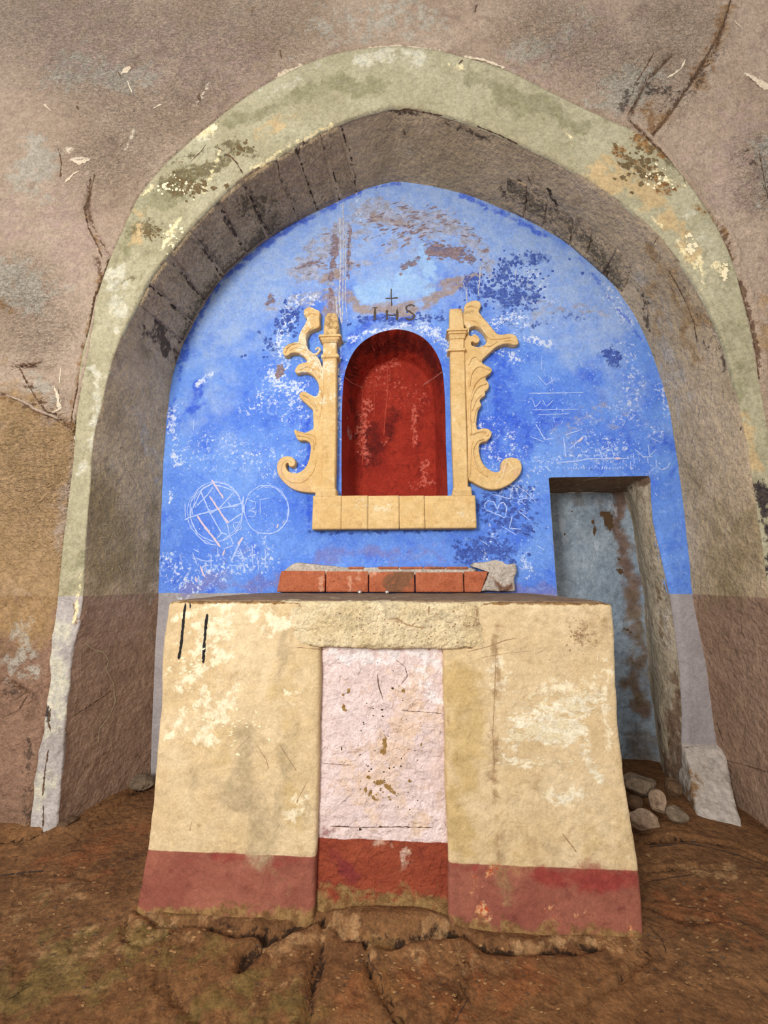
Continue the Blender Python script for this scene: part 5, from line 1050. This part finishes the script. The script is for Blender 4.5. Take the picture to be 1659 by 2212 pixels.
# front wall, band and reveal
marks('crack', [([(0, 848), (40, 866), (70, 885), (110, 900), (150, 925), (165, 935)], 4), ([(236, 560), (226, 590), (205, 640), (190, 720), (172, 810), (160, 880), (152, 920)], 4), ([(238, 600), (222, 660), (200, 760), (182, 850), (170, 930)], 2.6), ([(247, 640 - 30), (236, 640)], 2), ([(125, 320), (133, 350), (130, 385)], 2.6), ([(205, 375), (195, 420), (182, 450), (190, 490), (210, 530), (222, 560)], 3),
       ([(1578, 0), (1560, 60), (1530, 115), (1500, 165), (1460, 230), (1430, 270), (1400, 300)], 4), ([(1412, 115), (1395, 145), (1370, 185)], 2.6), ([(1360, 262), (1392, 290), (1440, 340), (1480, 395), (1500, 430), (1535, 480), (1560, 520), (1580, 555)], 3.4), ([(1592, 600), (1605, 640), (1620, 700), (1632, 760), (1640, 820)], 2.6), ([(1375, 215), (1355, 250)], 3), ([(40, 790), (90, 783)], 3), ([(42, 795), (60, 830), (75, 855), (100, 890), (122, 892)], 3.4),  # strokes round the hollow paint shade on its left rim
       ([(1200, 610 - 350), (1230, 225)], 1.2), ([(60, 1495), (30, 1512)], 2), ([(1027 + 3, 10), (1025, 28)], 2), ([(255, 155), (262, 168)], 4), ([(430, 203), (432, 222)], 4), ([(605, 108), (608, 128)], 3), ([(165, 228), (170, 238)], 3), ([(1640, 330), (1659, 430)], 2), ([(1645, 395), (1659, 420)], 3), ([(5, 1550), (40, 1535), (60, 1500)], 2), ([(1040, 600), (1041, 601)], 1)], tW, k_crk, wall_front, step=4, jit=.8, kind='stuff')
marks('chip', [([(262, 160), (282, 145)], 4), ([(155, 345), (170, 352), (195, 345)], 4), ([(118, 838), (124, 850), (128, 885), (112, 905 - 14)], 4), ([(132, 800 - 5), (128, 830)], 3), ([(1612, 160), (1640, 178), (1659, 192)], 4), ([(1440, 170), (1470, 150), (1480, 130)], 2), ([(140, 395), (160, 375), (172, 370)], 2.5), ([(600, 165), (625, 152), (655, 143)], 4), ([(735, 118), (800, 105), (870, 101)], 3), ([(880, 101), (925, 107)], 2.5), ([(1003, 122), (1045, 130), (1090, 147)], 2.5), ([(185, 850), (196, 780), (206, 710)], 4), ([(176, 905), (184, 860)], 5), ([(1585, 45), (1600, 60)], 2), ([(275, 175), (285, 200)], 2), ([(95, 225), (110, 240)], 2), ([(330, 235), (350, 225)], 2)], tW, k_lgt, wall_front, step=4, jit=.6, lift=.002, kind='stuff')  # chips, plus painted highlights: hollow's right rim and line along the band top
marks('crack', [([(524, 375), (512, 352), (497, 338), (487, 332)], 4), ([(480, 325), (470, 318)], 3), ([(1365, 262), (1400, 300), (1425, 330)], 3), ([(445, 312), (432, 330), (412, 350)], 2), ([(420, 400), (450, 414)], 2.4), ([(105, 1620), (98, 1660), (92, 1720)], 3), ([(110, 1530), (104, 1560), (110, 1580)], 3), ([(94, 1740), (93, 1790)], 2.6), ([(1395, 290), (1430, 312), (1440, 330)], 5), ([(1000, 130), (992, 138)], 6)], tBand, k_crk, band, step=4, jit=.8, kind='stuff')
blots('stain', scatter(1330, 310, 1440, 400, 60, 2, 6, 61, 1.3, 30) + scatter(340, 380, 470, 430, 60, 1.5, 6, 62) + scatter(300, 480, 350, 520, 40, 1, 4, 63) + scatter(500, 305, 540, 335, 24, 1, 4, 64), tBand, flatmat('band_stain', (118, 102, 72), .9, col2=(98, 80, 52), sc=50), band, kind='stuff')
blots('chip', [(440, 282, 14, 9, -35), (462, 276, 8, 7)] + scatter(330, 375, 420, 430, 40, 1, 4, 65) + scatter(1560, 575, 1570, 605, 14, 2, 6, 66) + scatter(1480, 560 - 60, 1500, 560, 20, 1.5, 5, 67) + scatter(1380, 360, 1460, 410, 26, 1.5, 4, 68) + scatter(350, 480, 400, 560, 30, 1, 4, 69), tBand, k_crm, band, kind='stuff')
marks('crack', [([(855, 240), (880, 236), (930, 245), (985, 258)], 3), ([(1030, 272), (1080, 292), (1120, 312)], 2.4), ([(1440, 480), (1410, 530)], 1), ([(1445, 585), (1465, 620), (1480, 650)], 3), ([(1485, 660), (1500, 700), (1506, 740)], 2.4), ([(1140, 380), (1150, 405), (1162, 420)], 3), ([(1560, 1640), (1600, 1650), (1659, 1668)], 2), ([(872, 280), (875, 292)], 3), ([(160, 1545), (200, 1520), (240, 1492)], 2), ([(1548, 1560), (1562, 1600)], 3), ([(600, 350), (604, 385)], 2), ([(700, 315), (690, 345)], 1.5), ([(728, 340), (732, 375)], 3)], tRv, k_crk, rev, step=4, jit=.8, kind='stuff')
# recess
blots('stain', [(1314, 1118, 10, 14), (1318, 1134, 8, 10), (1300, 1112, 5, 4), (1281, 1128, 4, 5), (1285, 1144, 3, 7), (1337, 1208, 3, 3), (1340, 1234, 7, 6), (1355, 1360, 5, 3), (1362, 1366, 3, 2), (1235, 1105, 2, 2), (1220, 1154, 2, 3), (1330, 1065, 9, 16), (1322, 1062, 5, 6)], tR2, flatmat('recess_stain', (92, 70, 48), .95), rb, kind='stuff')
marks('crack', [([(1258, 1045), (1255, 1060), (1250, 1068)], 2), ([(1350, 1062), (1358, 1058), (1366, 1052)], 4)], join_objs([rb, jb]), k_blk, rb, jit=.4, kind='stuff')
# floor
blots('pit', scatter(0, 1850, 500, 2212, 70, 1, 3, 71, 2.0) + scatter(500, 2030, 1300, 2212, 80, 1, 3, 72, 1.6) + scatter(1400, 1820, 1659, 2212, 60, 1, 3, 73, 2.2), tF, k_crk, floor, kind='stuff')
blots('chip', scatter(0, 1850, 500, 2212, 90, 1, 3.5, 74, 1.6) + scatter(500, 2030, 1300, 2212, 120, 1, 3.5, 75, 1.6) + scatter(1400, 1820, 1659, 2212, 80, 1, 3.5, 76, 1.6), tF, flatmat('floor_grit', (168, 130, 88), .95, col2=(142, 106, 70), sc=60), floor, kind='stuff')
marks('crack', [([(0, 1892), (60, 1884), (95, 1882)], 3), ([(1402, 1830), (1480, 1822), (1530, 1830), (1600, 1850), (1659, 1872)], 2.4), ([(1400, 1905), (1460, 1895), (1500, 1890)], 1.8), ([(1450, 1955), (1520, 1965), (1600, 1990), (1659, 2030)], 1.6), ([(792, 2040), (800, 2080), (822, 2110), (830, 2160)], 1.8), ([(990, 2120), (1010, 2160), (980, 2212)], 1.6), ([(20, 2160), (60, 2130)], 1.4), ([(1400, 2000), (1430, 2030), (1440, 2060)], 1.4)], tF, k_blk, floor, jit=.6, kind='stuff')

# ridge of thicker plaster left along the band on the left
def ridge(pts, r, seed):
    o = tubes('plaster_ridge', [([at(x, y, YF - .006) for x, y in pts], r, r * .6)], m_wall, wall_front)
    P = arr(o.data); P += np.stack([.006 * fbm(P, 22, 3, seed), .004 * fbm(P, 22, 3, seed + 1), .006 * fbm(P, 22, 3, seed + 2)], 1); setarr(o.data, P); return o
ridge([(160, 915), (168, 870), (184, 790), (196, 730), (206, 670), (214, 630)], .013, 1)
ridge([(130, 905), (90, 890), (50, 868), (15, 852)], .010, 5)
ridge([(1372, 262), (1402, 292), (1446, 340), (1480, 388)], .011, 9)
